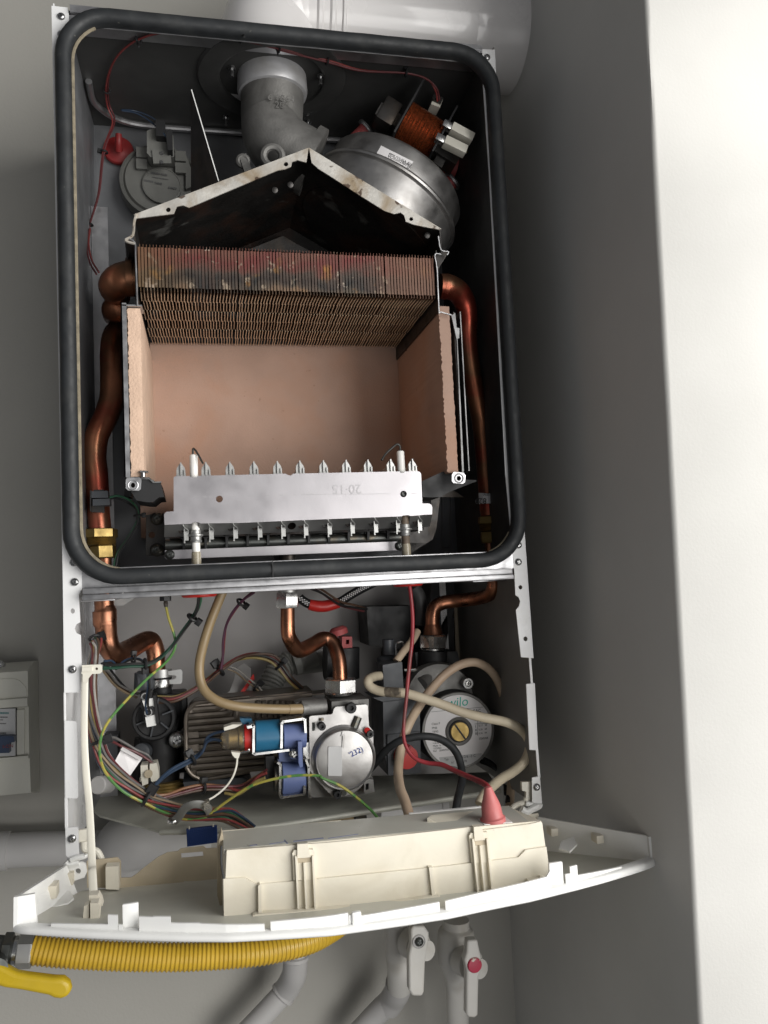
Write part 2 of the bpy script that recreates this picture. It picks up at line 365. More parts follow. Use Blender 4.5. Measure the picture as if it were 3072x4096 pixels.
# ================================================================ setting
YW = .27
XS = at('F', 2062, 4050, YW).x
bw = obj('back_wall', MB().box(-1.3, XS + .2, YW, YW + .1, -1.2, 1.7), K['wall']); bw['kind'] = 'structure'
def edge(v): return atx('F', 2583 + .053 * v, v, XS).y
z0, z1 = -1.2, 1.7
ya, yb = edge(4096), edge(0)
za, zb = atx('F', 2800, 4096, XS).z, atx('F', 2583, 0, XS).z
yl = lambda z: ya + (yb - ya) * (z - za) / (zb - za)
XE = 1.25
mb = MB(); n = 60; rnd = random.Random(3)
b = mb.b; rows = []
for i in range(n + 1):
    z = z0 + (z1 - z0) * i / n; y = yl(z); j = rnd.uniform(-.0007, .0007); rr = .004
    pr = [(XS, YW + .002), (XS, y + rr + j), (XS + rr * .3, y + rr * .3 + j), (XS + rr, y), (XE - .02, y), (XE, y + .02), (XE, YW + .1)]
    rows.append([b.verts.new((x, yy, z)) for x, yy in pr])
for A, B in zip(rows, rows[1:]):
    for k in range(len(A) - 1): b.faces.new((A[k], A[k + 1], B[k + 1], B[k]))
pier = obj('side_wall', mb, K['pier'], smooth=50); pier['kind'] = 'structure'

# ================================================================ boiler casing
BX = .44
cas = thing('boiler_casing', 'white sheet metal boiler casing with open front and black rubber seal around its sealed chamber', 'boiler', (.22, .27, 0))
TH = .0014
# side flanges: bent front edges of the side panels, outline measured on the front plane
lf = MB()
lf.slab('F', [(207, 27), (272, 34), (276, 60), (300, 2225), (328, 2232), (328, 2358), (316, 2378), (322, 2488), (306, 2498), (300, 2515), (307, 2532), (324, 2540), (330, 2755), (318, 2769), (258, 2770), (252, 2300)], 0, -TH,
        [circ_px for circ_px in [[(292 + 9 * math.cos(t * .785), 2444 + 11 * math.sin(t * .785)) for t in range(8)]]])
lf.slab('N', [(636, 690), (745, 697), (760, 712), (770, 1440), (755, 1455), (645, 1452)], 0, -TH)
lf.slab('N', [(645, 1745), (755, 1735), (770, 1748), (780, 2020), (720, 2050), (680, 2050), (650, 2010)], 0, -TH)
lf.slab('N', [(628, 415), (640, 415), (662, 1750), (640, 1750)], .0004, -TH * .5)
lfo = obj('side_flange', lf, K['white'], cas)
rf = MB()
rf.slab('F', [(1927, 200), (1978, 202), (1985, 360), (2096, 2122), (2132, 2632), (2082, 2628), (2062, 2440), (2074, 2425), (2079, 2405), (2072, 2388), (2060, 2380), (2055, 2280), (2020, 1900), (1955, 700), (1930, 330)], 0, -TH,
        [[(2080 + 8 * math.cos(t * .785), 2349 + 9 * math.sin(t * .785)) for t in range(8)], [(2100 + 9 * math.cos(t * .785), 2555 + 10 * math.sin(t * .785)) for t in range(8)]])
rf.slab('F', [(2103, 2736), (2137, 2732), (2150, 3000), (2116, 2998)], 0, -TH)
rf.slab('F', [(2126, 3110), (2157, 3103), (2166, 3208), (2158, 3218), (2127, 3208)], 0, -TH)
rf.slab('F', [(2114, 2630), (2122, 2630), (2160, 3110), (2150, 3110)], .0004, -TH * .5)
rfo = obj('side_flange', rf, K['white'], cas)
for r, a, b_ in (('F', 245, 67), ('F', 246, 138), ('F', 296, 2250), ('F', 299, 2328), ('F', 290, 2677), ('F', 288, 3354)):
    screw(at(r, a, b_, -TH), .0036, lfo)
for r, a, b_ in (('F', 1948, 230), ('F', 1962, 292), ('F', 2073, 2180), ('F', 2073, 2248), ('F', 2146, 3148)):
    screw(at(r, a, b_, -TH), .0036, rfo)
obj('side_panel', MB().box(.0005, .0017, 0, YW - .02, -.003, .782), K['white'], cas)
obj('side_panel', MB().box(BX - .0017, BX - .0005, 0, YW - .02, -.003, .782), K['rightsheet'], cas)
# inner stiffener of the left panel, seen below the chamber
sf = MB(); sf.box(.0018, .022, .205, .2062, 0, .222); sf.box(.0018, .003, .12, .205, 0, .222)
sfo = obj('stiffener', sf, K['galv'], cas)
for a, b_ in ((185, 312), (195, 1222)): screw(at('L', a, b_, .203), .004, sfo)
sf2 = MB().box(BX - .034, BX - .026, .2, .203, 0, .222)
obj('stiffener', sf2, K['white'], cas)
# sealed chamber
CX0, CX1, CZ0, CZ1, CY = .012, .430, .2335, .775, .195
obj('chamber_back', MB().box(CX0, CX1, CY, CY + .0015, CZ0, CZ1), K['chamber'], cas)
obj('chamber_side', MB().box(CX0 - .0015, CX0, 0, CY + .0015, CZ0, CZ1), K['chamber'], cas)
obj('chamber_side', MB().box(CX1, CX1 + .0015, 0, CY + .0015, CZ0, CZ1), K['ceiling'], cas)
FH = (.211, .074)
hole = circ((FH[0], FH[1], CZ1), .056, 40, (1, 0, 0), (0, 1, 0))
mb = MB().plate([(CX0, 0, CZ1), (CX1, 0, CZ1), (CX1, CY, CZ1), (CX0, CY, CZ1)], (0, 0, .0015), [hole])
cei = obj('chamber_ceiling', mb, K['ceiling'], cas)
obj('chamber_floor', MB().box(CX0, CX1, 0, CY, CZ0 - .0016, CZ0 - .0001), K['galv'], cas)
# rolled bead where ceiling meets back, with its upturned left end
zb_ = CZ1 - .003
mb = MB().tube([atz('A', 340, 540, zb_), atz('A', 365, 660, zb_), atz('A', 430, 730, zb_), atz('A', 520, 785, zb_), atz('A', 640, 822, zb_), atz('A', 800, 842, zb_), atz('A', 1010, 858, zb_), atz('A', 1370, 882, zb_), atz('B', 450, 850, zb_), atz('F', 1500, 575, zb_)], .0036, 10, 4)
obj('rolled_bead', mb, K['galv'], cas)
# pressed ribs in the back sheet, left margin
def loop(a0, b0, a1, b1, r='A', y=CY - .0005, R=.0013):
    q = [(a0, b0), ((a0 + a1) / 2, b0 - 6), (a1, b0), (a1, (b0 + b1) / 2), (a1, b1), ((a0 + a1) / 2, b1 + 6), (a0, b1), (a0, (b0 + b1) / 2), (a0, b0)]
    obj('pressed_rib', MB().tube([at(r, a, c, y) for a, c in q], R, 6, 3), K['chamber'], cas)
loop(325, 1060, 380, 1640); loop(88, 20, 145, 180, 'C'); loop(95, 310, 160, 855, 'C'); loop(110, 970, 175, 1300, 'C')
loop(945, 480, 1000, 800, 'G')
st = obj('corner_strip', MB().box(.0125, .030, .150, .1515, CZ0, .655), K['galv'], cas)
for r, a, b_ in (('A', 272, 985), ('A', 352, 997), ('C', 128, 245), ('C', 142, 913), ('G', 1105, 232), ('G', 972, 860)):
    c = at(r, a, b_, CY - .001)
    obj('rivet_nut', MB().lathe([(.0042, 0), (.0042, .002), (.0024, .0028), (.0022, .001), (0, .001)], c, (0, -1, 0), 16), K['screw'], cas)
# lip below the seal: two pressed steps
obj('front_lip', MB().box(.0185, .4215, -.010, .0, .2265, .2320, .0012).box(.0185, .4215, -.0135, -.002, .2215, .2262, .0016), K['galv'], cas)
obj('top_rim', MB().box(.016, .424, -.004, .03, .7725, .7745).box(.016, .424, -.0045, -.003, .7745, .7795), K['galv'], cas)
obj('seal_frame', MB().plate([(.0125, -.001, .2325), (.4295, -.001, .2325), (.4295, -.001, .7715), (.0125, -.001, .7715)], (0, .0009, 0), [[(.0162, -.001, .2495), (.4258, -.001, .2495), (.4258, -.001, .7612), (.0162, -.001, .7612)]]), K['galv'], cas)
# door seal: soft profile swept round a rounded rectangle (it bulges a little unevenly)
def rrect(x0, x1, z0, z1, R, y, n=10):
    o = []
    for cx, cz, a0 in ((x1 - R, z1 - R, 0), (x0 + R, z1 - R, 90), (x0 + R, z0 + R, 180), (x1 - R, z0 + R, 270)):
        for i in range(n + 1):
            a = math.radians(a0 + 90 * i / n); o.append(Vector((cx + R * math.cos(a), y, cz + R * math.sin(a))))
    return o
def sweep(mb, loop_, prof, jit=0, seed=1):   # closed loop in XZ, profile (outward, depth)
    rnd = random.Random(seed); P = []
    for i in range(len(loop_)):
        a, c = loop_[i], loop_[(i + 1) % len(loop_)]; k = max(1, int((c - a).length / .012))
        P += [a.lerp(c, t / k) for t in range(k)]
    rg = []
    for i, p in enumerate(P):
        t = (P[(i + 1) % len(P)] - P[i - 1]).normalized(); o = Vector((t.z, 0, -t.x)); d = rnd.uniform(-jit, jit)
        rg.append([mb.b.verts.new(p + o * (q + d) + Vector((0, y, 0))) for q, y in prof])
    k = len(prof)
    for A, B in zip(rg, rg[1:] + rg[:1]):
        for i in range(k): mb.b.faces.new((A[i], A[(i + 1) % k], B[(i + 1) % k], B[i]))
    return mb
SP = [(.0072, 0), (.0074, -.007), (.0055, -.0115), (.002, -.0135), (-.002, -.0135), (-.0052, -.0118), (-.0070, -.0075), (-.0066, 0)]
seal = obj('door_seal', sweep(MB(), rrect(.0098, .4325, .2415, .7685, .042, -.001), SP, .00015), K['rubber'], cas, 60)
fb = rrect(.0176, .4262, .2475, .7625, .038, -.004); nb = len(fb) // 4
obj('seal_backing', MB().tube([fb[i] for i in range(nb + 3, 3 * nb - 1)], .0016, 6, 1), K['felt'], cas, 60)
obj('seal_backing', MB().tube([fb[i] for i in range(3 * nb + 2, 4 * nb - 3)], .0012, 6, 1), K['felt'], cas, 60)
mb = MB().obox(at('E', 1395, 955, -.0152), (1, 0, 0), (0, 1, 0), (0, 0, 1), .0004, .0008, .0072)
obj('seal_joint', mb, K['black'], seal)
obj('back_panel', MB().box(.003, BX - .003, .2625, .264, -.05, .2195), K['backsheet'], cas)
# shelf under the appliance
mb = MB().plate([atz(*q, .0) for q in (('F', 345, 3215), ('F', 400, 3262), ('F', 640, 3325), ('F', 900, 3318), ('F', 1100, 3300), ('F', 2000, 3160), ('F', 1950, 3088), ('F', 420, 3140))], (0, 0, -.002))
sh = obj('bottom_shelf', mb, K['shelf'], cas)
fe = [atz(*q, .0) for q in (('F', 640, 3325), ('F', 900, 3318), ('F', 1100, 3300), ('F', 2000, 3160))]
mb = MB().tube([p + Vector((0, -.0005, -.001)) for p in fe], .0026, 8, 4)
obj('shelf_edge', mb, K['shelf'], sh)
mb = MB().plate([atz(*q, .0) + Vector((0, 0, .0035)) for q in (('L', 300, 1600), ('L', 1000, 1560), ('L', 1330, 1540), ('L', 1200, 1470), ('L', 330, 1500))], (0, 0, -.0034))
# ================================================================ combustion chamber
cc = thing('combustion_chamber', 'combustion box lined with beige insulation boards below the copper fins', 'combustion chamber', (.22, .1, .33))
def board(x0, x1, y0, y1, z0, z1, seed, amp=.0009, n=46):   # board with a crumbly front edge
    mb = MB(); rnd = random.Random(seed); L = []
    for i in range(n + 1):
        z = z0 + (z1 - z0) * i / n; e = rnd.uniform(-amp, amp); f = rnd.uniform(-amp, amp) * .6
        L.append([mb.b.verts.new(p) for p in ((x0 + e, y0 + abs(f), z), ((x0 + x1) / 2, y0 - rnd.uniform(0, .0007), z), (x1 + f * .8, y0 + abs(e), z), (x1, y0 + .004, z), (x1, y1, z), (x0, y1, z))])
    for A, B in zip(L, L[1:]):
        for k in range(6): mb.b.faces.new((A[k], A[(k + 1) % 6], B[(k + 1) % 6], B[k]))
    mb.b.faces.new(L[0]); mb.b.faces.new(L[-1])
    return mb
obj('insulation_board', board(.0610, .0725, .002, .186, .332, .4905, 1, .00055, 80), K['boardedge'], cc, 50, 'pale narrow board on the left')
obj('insulation_board', board(.3635, .3745, .002, .186, .330, .500, 2, .0008, 80), K['board'], cc, 50, 'board with crumbled edge on the right')
obj('insulation_board', MB().box(.055, .385, .1855, .1945, .286, .512), K['board'], cc, label='large back board')
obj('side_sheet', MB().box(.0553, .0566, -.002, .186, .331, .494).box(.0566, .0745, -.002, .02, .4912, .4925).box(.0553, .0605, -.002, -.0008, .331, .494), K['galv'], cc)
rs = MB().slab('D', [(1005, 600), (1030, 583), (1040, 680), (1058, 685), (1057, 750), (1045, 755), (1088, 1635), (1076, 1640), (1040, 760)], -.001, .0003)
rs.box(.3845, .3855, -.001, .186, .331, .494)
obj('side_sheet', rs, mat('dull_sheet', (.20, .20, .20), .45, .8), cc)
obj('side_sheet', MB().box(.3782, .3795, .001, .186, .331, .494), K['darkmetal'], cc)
for i, (a, b_, w) in enumerate(((845, 640, 30), (830, 700, 26), (715, 800, 30), (716, 850, 20))):
    obj('hanging_tab', MB().slab('D', [(a - w / 2, b_ - 45), (a + w / 2, b_ - 55), (a + w / 2, b_ + 25), (a, b_ + 42), (a - w / 2, b_ + 30)], .10 + .02 * i, .1008 + .02 * i), K['darkmetal'], cc)
# mounting lugs at the lower corners
def lug(r, o, hole_, blk, lab):
    t = thing('mounting_lug', lab, 'bracket', at(r, *hole_, -.003), 'mounting lugs under the combustion box')
    c = [(hole_[0] + 15 * math.cos(i * .5236), hole_[1] + 17 * math.sin(i * .5236)) for i in range(12)]
    obj('lug_plate', MB().slab(r, o, -.004, -.0026, [c]), K['galv'], t)
    obj('lug_collar', MB().ring(at(r, *hole_, -.0038), (0, 1, 0), .0043, .0008, 20), K['galv'], t)
    mb = MB()
    for q, y0, y1 in blk: mb.slab(r, q, y0, y1)
    obj('lug_block', mb, K['black'], t)
    return t
t = lug('E', [(420, 362), (432, 348), (512, 348), (524, 362), (520, 425), (505, 436), (435, 434), (420, 420)], (468, 400),
        [([(455, 440), (520, 352), (580, 350), (600, 372), (650, 380), (675, 478), (640, 480), (600, 512), (560, 512), (490, 500)], .002, .05), ([(415, 385), (470, 385), (455, 480), (410, 470)], .06, .08)],
        'steel lug with a hole and black block, lower left of the combustion box')
obj('wing_screw', MB().rod(at('E', 535, 345, -.001), at('E', 535, 318, -.001), .0022).rod(at('E', 535, 318, -.001), at('E', 535, 306, -.001), .0045, 6), K['screw'], t)
obj('clip_edge', MB().slab('E', [(505, 350), (575, 345), (585, 362), (605, 365), (608, 376), (655, 374), (655, 382), (600, 384), (575, 360), (510, 362)], .0, .004), K['chrome'], t)
t = lug('G', [(1008, 330), (1020, 310), (1085, 316), (1100, 335), (1095, 380), (1080, 390), (1020, 386), (1008, 372)], (1054, 354),
        [([(812, 372), (880, 340), (950, 308), (1005, 318), (1010, 370), (1095, 362), (1170, 366), (1170, 374), (1000, 440), (930, 478), (870, 480), (815, 478)], .012, .05)],
        'steel lug with a hole and black blade, lower right of the combustion box')
# ================================================================ heat exchanger
hx = thing('heat_exchanger', 'finned copper heat exchanger with heat stained fin row above the combustion box', 'heat exchanger', (.215, .1, .508))
FX0, FX1, NF = .0712, .3605, 94
pit = (FX1 - FX0) / NF
def fin_mesh(seed):
    rnd = random.Random(seed); mb = MB(); t = .00022
    mb.box(-.0011, .0011, 0, .0005, .5105, .549, 0)
    ys = [.0005, .030, .058, .088, .118, .148, .178]; xs = [0, 0]
    off = rnd.uniform(-.0001, .0001)
    for i in range(6):
        y0, y1 = ys[i] + (.0008 if i else 0), ys[i + 1]
        xa = off + (.0007 if i % 2 else -.0007) + rnd.uniform(-.0001, .0001); xb = xa + rnd.uniform(-.0002, .0002) + .0003
        if i == 0: xa = .0007
        zb = .5075 + (.0008 if i % 2 else 0)
        mb.hexa([(xa - .0004, y0, zb - .0003), (xa + .0004, y0, zb - .0003), (xa + .0004, y0, zb + .0004), (xa - .0004, y0, zb + .0004), (xb - .0004, y1, zb - .0003), (xb + .0004, y1, zb - .0003), (xb + .0004, y1, zb + .0004), (xb - .0004, y1, zb + .0004)])
        mb.hexa([(xa - t, y0, zb), (xa + t, y0, zb), (xa + t, y0, .552), (xa - t, y0, .552), (xb - t, y1, zb), (xb + t, y1, zb), (xb + t, y1, .552), (xb - t, y1, .552)])
    return mb.mesh('fin', 0)
fm = [fin_mesh(s) for s in range(7)]
for m_ in fm: m_.materials.append(K['fin'])
rnd = random.Random(11)
f0 = None
for i in range(NF):
    o = bpy.data.objects.new('fin', fm[rnd.randrange(7)]); COL.objects.link(o); o.parent = hx
    o.location = Vector((FX0 + pit * (i + .5) + rnd.uniform(-.00012, .00012), rnd.uniform(0, .0006), rnd.uniform(-.0003, .0003))) - hx.location
    o.rotation_euler = (0, 0, rnd.uniform(-.0015, .0015))
    if i in (30, 62, 77): o.location.x += .0006
ep = MB().box(.0690, .0700, -.003, .185, .494, .556)
ep.slab('C', [(330, 92), (342, 84), (392, 104), (402, 125), (392, 128), (340, 106)], -.004, .15)
ep.slab('C', [(330, 95), (345, 105), (350, 265), (345, 270)], .03, .15)
obj('end_plate', ep, K['darkmetal'], hx)
obj('end_plate_lip', MB().tube(path('C', [(332, 95, -.004), (350, 88, -.004), (398, 118, -.004), (402, 200, -.004), (410, 400, -.004), (415, 540, -.004)]), .0008, 6, 3), K['galv'], hx)
ep = MB().box(.3618, .3628, -.003, .185, .494, .556)
ep.slab('D', [(905, 200), (940, 180), (985, 182), (960, 225), (930, 270), (915, 300)], .004, .12)
obj('end_plate', ep, K['darkmetal'], hx)
obj('end_plate_lip', MB().tube(path('D', [(918, 75, -.004), (935, 165, -.004), (985, 178, -.004), (975, 200, -.004)]), .0008, 6, 3).tube(path('D', [(935, 195, -.004), (895, 198, -.004), (910, 300, -.004), (922, 565, -.004), (935, 578, -.004), (1005, 598, -.004)]), .0008, 6, 3), K['galv'], hx)
# return bends on the left
y = .045
obj('return_bend', MB().tube([at('C', 410, 348, y), at('C', 345, 352, y), at('C', 290, 372, y + .002), at('C', 258, 405, y + .012), at('C', 262, 440, y + .04), at('C', 285, 470, y + .06)], [.0165, .0166, .0160, .0150, .0135, .013], 24, 6)
    .lathe([(.0188, 0), (.0188, .006)], at('C', 345, 345, y), (1, 0, 0), 24), K['copperred'], hx)
obj('return_bend', MB().tube([at('C', 340, 560, y + .05), at('C', 300, 556, y + .05), at('C', 265, 562, y + .056), at('C', 262, 600, y + .085)], [.0135, .0140, .0135, .012], 24, 6), K['copperred'], hx)
# ================================================================ copper pipes in the chamber
def pipe(name, lab, cat, segs, base, group=None):
    t = thing(name, lab, cat, base, group)
    for nm, mb, m in segs: obj(nm, mb, K[m], t)
    return t
def nut(p0, p1, r, bev=True):
    return MB().lathe([(r * .93, 0), (r, (Vector(p1) - Vector(p0)).length * .08), (r, (Vector(p1) - Vector(p0)).length * .92), (r * .93, (Vector(p1) - Vector(p0)).length)], p0, Vector(p1) - Vector(p0), 6, ref=(1, .35, 0))
yl_ = .075
LP = [('C', 300, 690, .13), ('C', 262, 740, .115), ('C', 248, 860, .10), ('C', 250, 1010, .09), ('C', 245, 1150, .085), ('C', 205, 1270, .08), ('C', 145, 1400, yl_), ('C', 130, 1530, yl_), ('E', 222, 300, yl_), ('E', 232, 420, yl_), ('E', 238, 560, yl_), ('E', 245, 660, yl_), ('E', 252, 720, yl_)]
rr = [.0122, .0125, .0125, .0124, .0124, .012, .0116, .0113, .0112, .011, .0108, .011, .0112]
P0 = lambda r, a, b_, y_: at(r, a, b_, y_)
segs = [('pipe_run', MB().tube([at(*q) for q in LP], rr, 24, 6), 'copperred'),
        ('union_nut', nut(P0('E', 250, 750, yl_), P0('E', 249, 690, yl_), .0172), 'brass'),
        ('threaded_collar', MB().lathe([(.0135 + .0012 * (i % 2), .0016 * i * .5) for i in range(13)], P0('E', 256, 800, yl_), Vector((0, 0, 1)), 24), 'brass'),
        ('union_nut', nut(P0('E', 272, 885, yl_), P0('E', 268, 800, yl_), .0128), 'brass'),
        ('tail', MB().rod(P0('E', 286, 1200, yl_), P0('E', 280, 880, yl_), .0066, 24), 'copper')]
flow = pipe('heating_pipe', 'heat stained copper pipe bending down the left side of the chamber to a brass union', 'pipe', segs, P0('E', 280, 900, yl_), 'copper pipes beside the combustion box')
yr = .08
RP = [('D', 930, 405, .045), ('D', 985, 410, .045), ('D', 1050, 445, .05), ('D', 1095, 520, .056), ('D', 1112, 620, .06), ('D', 1112, 730, .064), ('D', 1125, 880, .068), ('D', 1150, 1030, .072), ('D', 1178, 1180, .075), ('D', 1205, 1330, yr), ('D', 1220, 1480, yr), ('D', 1232, 1640, yr), ('G', 1240, 420, yr), ('G', 1248, 540, yr), ('G', 1255, 600, yr)]
rr = [.0130, .0130, .0125, .0117, .0110, .0104, .0103, .0104, .0104, .0102, .0100, .0098, .0096, .0094, .0094]
segs = [('pipe_run', MB().tube([at(*q) for q in RP], rr, 24, 6)
        .lathe([(.0138, 0), (.0138, .004)], at('D', 955, 407, .045), (1, 0, -.2), 24), 'copperred'),
        ('union_nut', nut(P0('G', 1262, 660, yr), P0('G', 1262, 610, yr), .0142), 'brass'),
        ('threaded_collar', MB().lathe([(.0110 + .0010 * (i % 2), .0016 * i * .5) for i in range(11)], P0('G', 1262, 705, yr), Vector((0, 0, 1)), 24), 'brass'),
        ('union_nut', nut(P0('G', 1262, 785, yr), P0('G', 1262, 710, yr), .0112), 'brass'),
        ('tail', MB().rod(P0('G', 1262, 880, yr), P0('G', 1262, 780, yr), .0058, 24), 'copper')]
ret = pipe('heating_pipe', 'heat stained copper pipe down the right side of the chamber with a white printed tag', 'pipe', segs, P0('G', 1262, 880, yr), 'copper pipes beside the combustion box')
# printed tag wrapped on the right pipe
t = thing('pipe_tag', 'white printed tag wrapped around the right hand copper pipe', 'label', at('G', 1250, 480, yr - .016))
mb = MB(); pts = [(1185, 450), (1215, 452), (1250, 455), (1280, 448), (1325, 405)]; bt = [(1188, 525), (1215, 522), (1250, 520), (1278, 520), (1340, 535)]; ys = [yr - .008, yr - .0132, yr - .0145, yr - .0135, yr - .015]
U = [at('G', a, b_, y_) for (a, b_), y_ in zip(pts, ys)]; D_ = [at('G', a, b_, y_) for (a, b_), y_ in zip(bt, ys)]
for i in range(4): mb.hexa([U[i], U[i + 1], D_[i + 1], D_[i], U[i] + Vector((0, .0003, 0)), U[i + 1] + Vector((0, .0003, 0)), D_[i + 1] + Vector((0, .0003, 0)), D_[i] + Vector((0, .0003, 0))])
obj('tag_paper', mb, K['paper'], t)
text('tag_print', '829', at('G', 1238, 486, yr - .0152), (-1, 0, .02), (0, 0, -1), .009, K['ink'], t)
text('tag_print', '0020118765', at('G', 1312, 455, yr - .0152), (-1, 0, .02), (0, 0, -1), .0035, K['inkgrey'], t)
# clip-on sensor on the left pipe
t = thing('temperature_sensor', 'dark clip-on sensor block on the left copper pipe', 'sensor', at('E', 245, 500, .05))
obj('sensor_housing', MB().slab('E', [(192, 440), (300, 436), (303, 482), (192, 484)], .048, .062).slab('E', [(200, 492), (312, 488), (314, 530), (200, 536)], .047, .062), K['grayp'], t)
obj('spring_clip', MB().slab('E', [(182, 434), (192, 434), (190, 575), (182, 570)], .05, .07).slab('E', [(190, 535), (278, 536), (278, 582), (190, 578)], .0555, .058).slab('E', [(205, 430), (270, 428), (268, 440), (205, 442)], .05, .07), K['darkmetal'], t)
bundle('sensor_wire', 'green and black wire pair from the clip-on sensor down into the chamber floor', 'wire', [at('E', *q) for q in ((305, 485, .05), (360, 478, .05), (430, 502, .05), (485, 545, .06), (503, 600, .06), (490, 660, .06), (430, 760, .065), (370, 850, .07), (345, 950, .07))], ['green', 'black'], .0014, .0013, [(4, .0038)])
# ================================================================ fume hood above the fins
fh = thing('fume_hood', 'soot blackened gabled steel fume hood with a rust speckled front flange', 'fume hood', (.22, .1, .58))
YH = -.004
apx, lft, rgt = at('F', 1232, 592, YH), at('F', 535, 858, YH), at('F', 1762, 917, YH)
ol = [('Y', 555, 150), ('F', 535, 858), ('F', 541, 874), ('F', 610, 865), ('A', 905, 1418), ('A', 925, 1370), ('A', 965, 1362), ('A', 1005, 1378), ('Y', 350, 300), ('Y', 400, 292), ('Y', 440, 275), ('Y', 445, 245), ('Y', 480, 232), ('Y', 540, 248), ('Y', 552, 175)]
orr = [('Y', 558, 150), ('Y', 575, 250), ('Y', 620, 290), ('Y', 700, 340), ('Y', 900, 470), ('Y', 1060, 570), ('Y', 1125, 590), ('Y', 1165, 580), ('Y', 1190, 600), ('Y', 1200, 640), ('Y', 1250, 660), ('Y', 1425, 695), ('Y', 1436, 688)]
def hole_px(r, a, b_, q=16, n=12): return [at(r, a + q * math.cos(i * 6.283 / n), b_ + q * math.sin(i * 6.283 / n), YH) for i in range(n)]
obj('front_flange', MB().plate([at(*q, YH) for q in ol], (0, .0014, 0), [hole_px('A', 868, 1392, 16), hole_px('Y', 405, 260, 15)]), K['rust'], fh)
obj('front_flange', MB().plate([at(*q, YH) for q in orr], (0, .0014, 0), [hole_px('Y', 1236, 624, 13)]), K['rust'], fh)
DY = .182
def panel(a, c, m, name, inset=.0013):
    d = (c - a).normalized(); n = Vector((-d.z, 0, d.x)) * (1 if (c - a).x > 0 else -1)
    return MB().hexa([a, c, c + Vector((0, DY, 0)), a + Vector((0, DY, 0)), a - n * .0012, c - n * .0012, c - n * .0012 + Vector((0, DY, 0)), a - n * .0012 + Vector((0, DY, 0))])
off = Vector((0, .0016, 0))
obj('roof_panel', panel(lft + off, apx + off, None, ''), K['soot'], fh)
RN = Vector((.50, 0, .865)).normalized(); RD = (rgt - apx).normalized(); RN = Vector((-RD.z, 0, RD.x)); RN = RN if RN.z > 0 else -RN
# right roof panel carries the fan, with its round inlet
cen = (apx + rgt) * .5 + RD * .010 + Vector((0, .098, 0))
corners = [apx + off, rgt + off, rgt + off + Vector((0, DY, 0)), apx + off + Vector((0, DY, 0))]
inlet = [cen + RD * math.cos(i * 6.283 / 36) * .058 + Vector((0, 1, 0)) * math.sin(i * 6.283 / 36) * .076 for i in range(36)]
obj('roof_panel', MB().plate(corners, -RN * .0012, [inlet]), K['soot'], fh)
bk = [Vector((p.x, p.y + DY, p.z)) for p in (lft, apx, rgt)]
obj('back_panel', MB().plate([bk[0], bk[1], bk[2], Vector((rgt.x, bk[0].y, .554)), Vector((lft.x, bk[0].y, .554))], (0, .001, 0)), K['soot'], fh)
for p, s in ((lft, 1), (rgt, -1)):
    obj('side_wall_sheet', MB().box(p.x - .0006, p.x + .0006, YH + .0016, DY, .556, p.z - .0005), K['darkmetal'], fh)
obj('side_hem', MB().tube(path('A', [(655, 1420, YH), (640, 1480, YH), (632, 1560, YH), (585, 1590, YH), (600, 1605, YH), (648, 1618, YH)]), .0013, 6, 3), K['rust'], fh)
obj('baffle', MB().plate([at('Y', 150, 830, .10), at('Y', 385, 735, .10), at('Y', 590, 850, .10)], (0, .05, 0)).hexa([at('Y', 385, 735, .10), at('Y', 590, 850, .10), at('Y', 590, 850, .17), at('Y', 385, 735, .17), at('Y', 385, 738, .10), at('Y', 590, 853, .10), at('Y', 590, 853, .17), at('Y', 385, 738, .17)]), K['darkmetal'], fh)
for r, a, b_ in (('Y', 330, 435), ('Y', 433, 400)):
    c = at(r, a, b_, .02); obj('hood_rivet', MB().lathe([(.0036, 0), (.003, .002), (0, .003)], c, (0, -1, -.2), 12), K['darkmetal'], fh)
c = at('Y', 1340, 735, .01); obj('hood_rivet', MB().lathe([(.0036, 0), (.003, .002), (0, .003)], c, (0, -1, -.2), 12), K['darkmetal'], fh)
# ================================================================ fan
fan = thing('exhaust_fan', 'round alloy exhaust fan with copper motor winding on the right slope of the fume hood', 'fan', cen)
base = cen + RN * .012 + RD * .004
obj('fan_housing', MB().lathe([(.0815, -.012), (.083, .002), (.083, .027), (.0845, .0285)], base, RN, 64).lathe([(.0800, .033), (.0800, .058), (.0770, .0625), (.070, .0645), (.02, .0655), (0, .0655)], base, RN, 64), K['alu'], fan)
obj('seam_bead', MB().lathe([(.084, .0278), (.0863, .0288), (.0867, .031), (.0855, .0333), (.079, .0342)], base, RN, 64), K['alu'], fan)
obj('seam_gap', MB().lathe([(.0803, .0285), (.0803, .0365)], base, RN, 64), K['darkmetal'], fan)
obj('inlet_shade', MB().lathe([(.0, -.0142), (.0812, -.0142), (.0812, -.0125), (0, -.0125)], base, RN, 40), K['soot'], fan)  # black disc in the inlet stands for the shade inside the fan
mc = base + RN * .104
MD = RD; MY = Vector((0, 1, 0))
mcp = at('B', 872, 800, .062); mc = mcp
obj('motor_core', MB().obox(mc - MD * .040 + RN * .004 + MY * .012, MD, MY, RN, .010, .012, .015, .002).obox(mc + MY * .014, MD, MY, RN, .052, .012, .008).obox(mc + MD * .034 - RN * .004 + MY * .016, MD, MY, RN, .006, .010, .014, .001), K['darkmetal'], fan)
obj('motor_bracket', MB().obox(base + RN * .072 + MD * .0, MD, MY, RN, .030, .02, .010).rod(base + RN * .06, base + RN * .09, .014), K['darkmetal'], fan)
WN = 46; mb = MB()
for i in range(WN):     # turns of wire side by side
    p = mc + MD * (-.0205 + .041 * i / (WN - 1)); mb.ring(p, MD, .0225 + .0003 * math.sin(i * 2.4), .00062, 28, 5)
mb.rod(mc - MD * .021, mc + MD * .021, .0222, 28)
obj('winding', mb, K['coil'], fan)
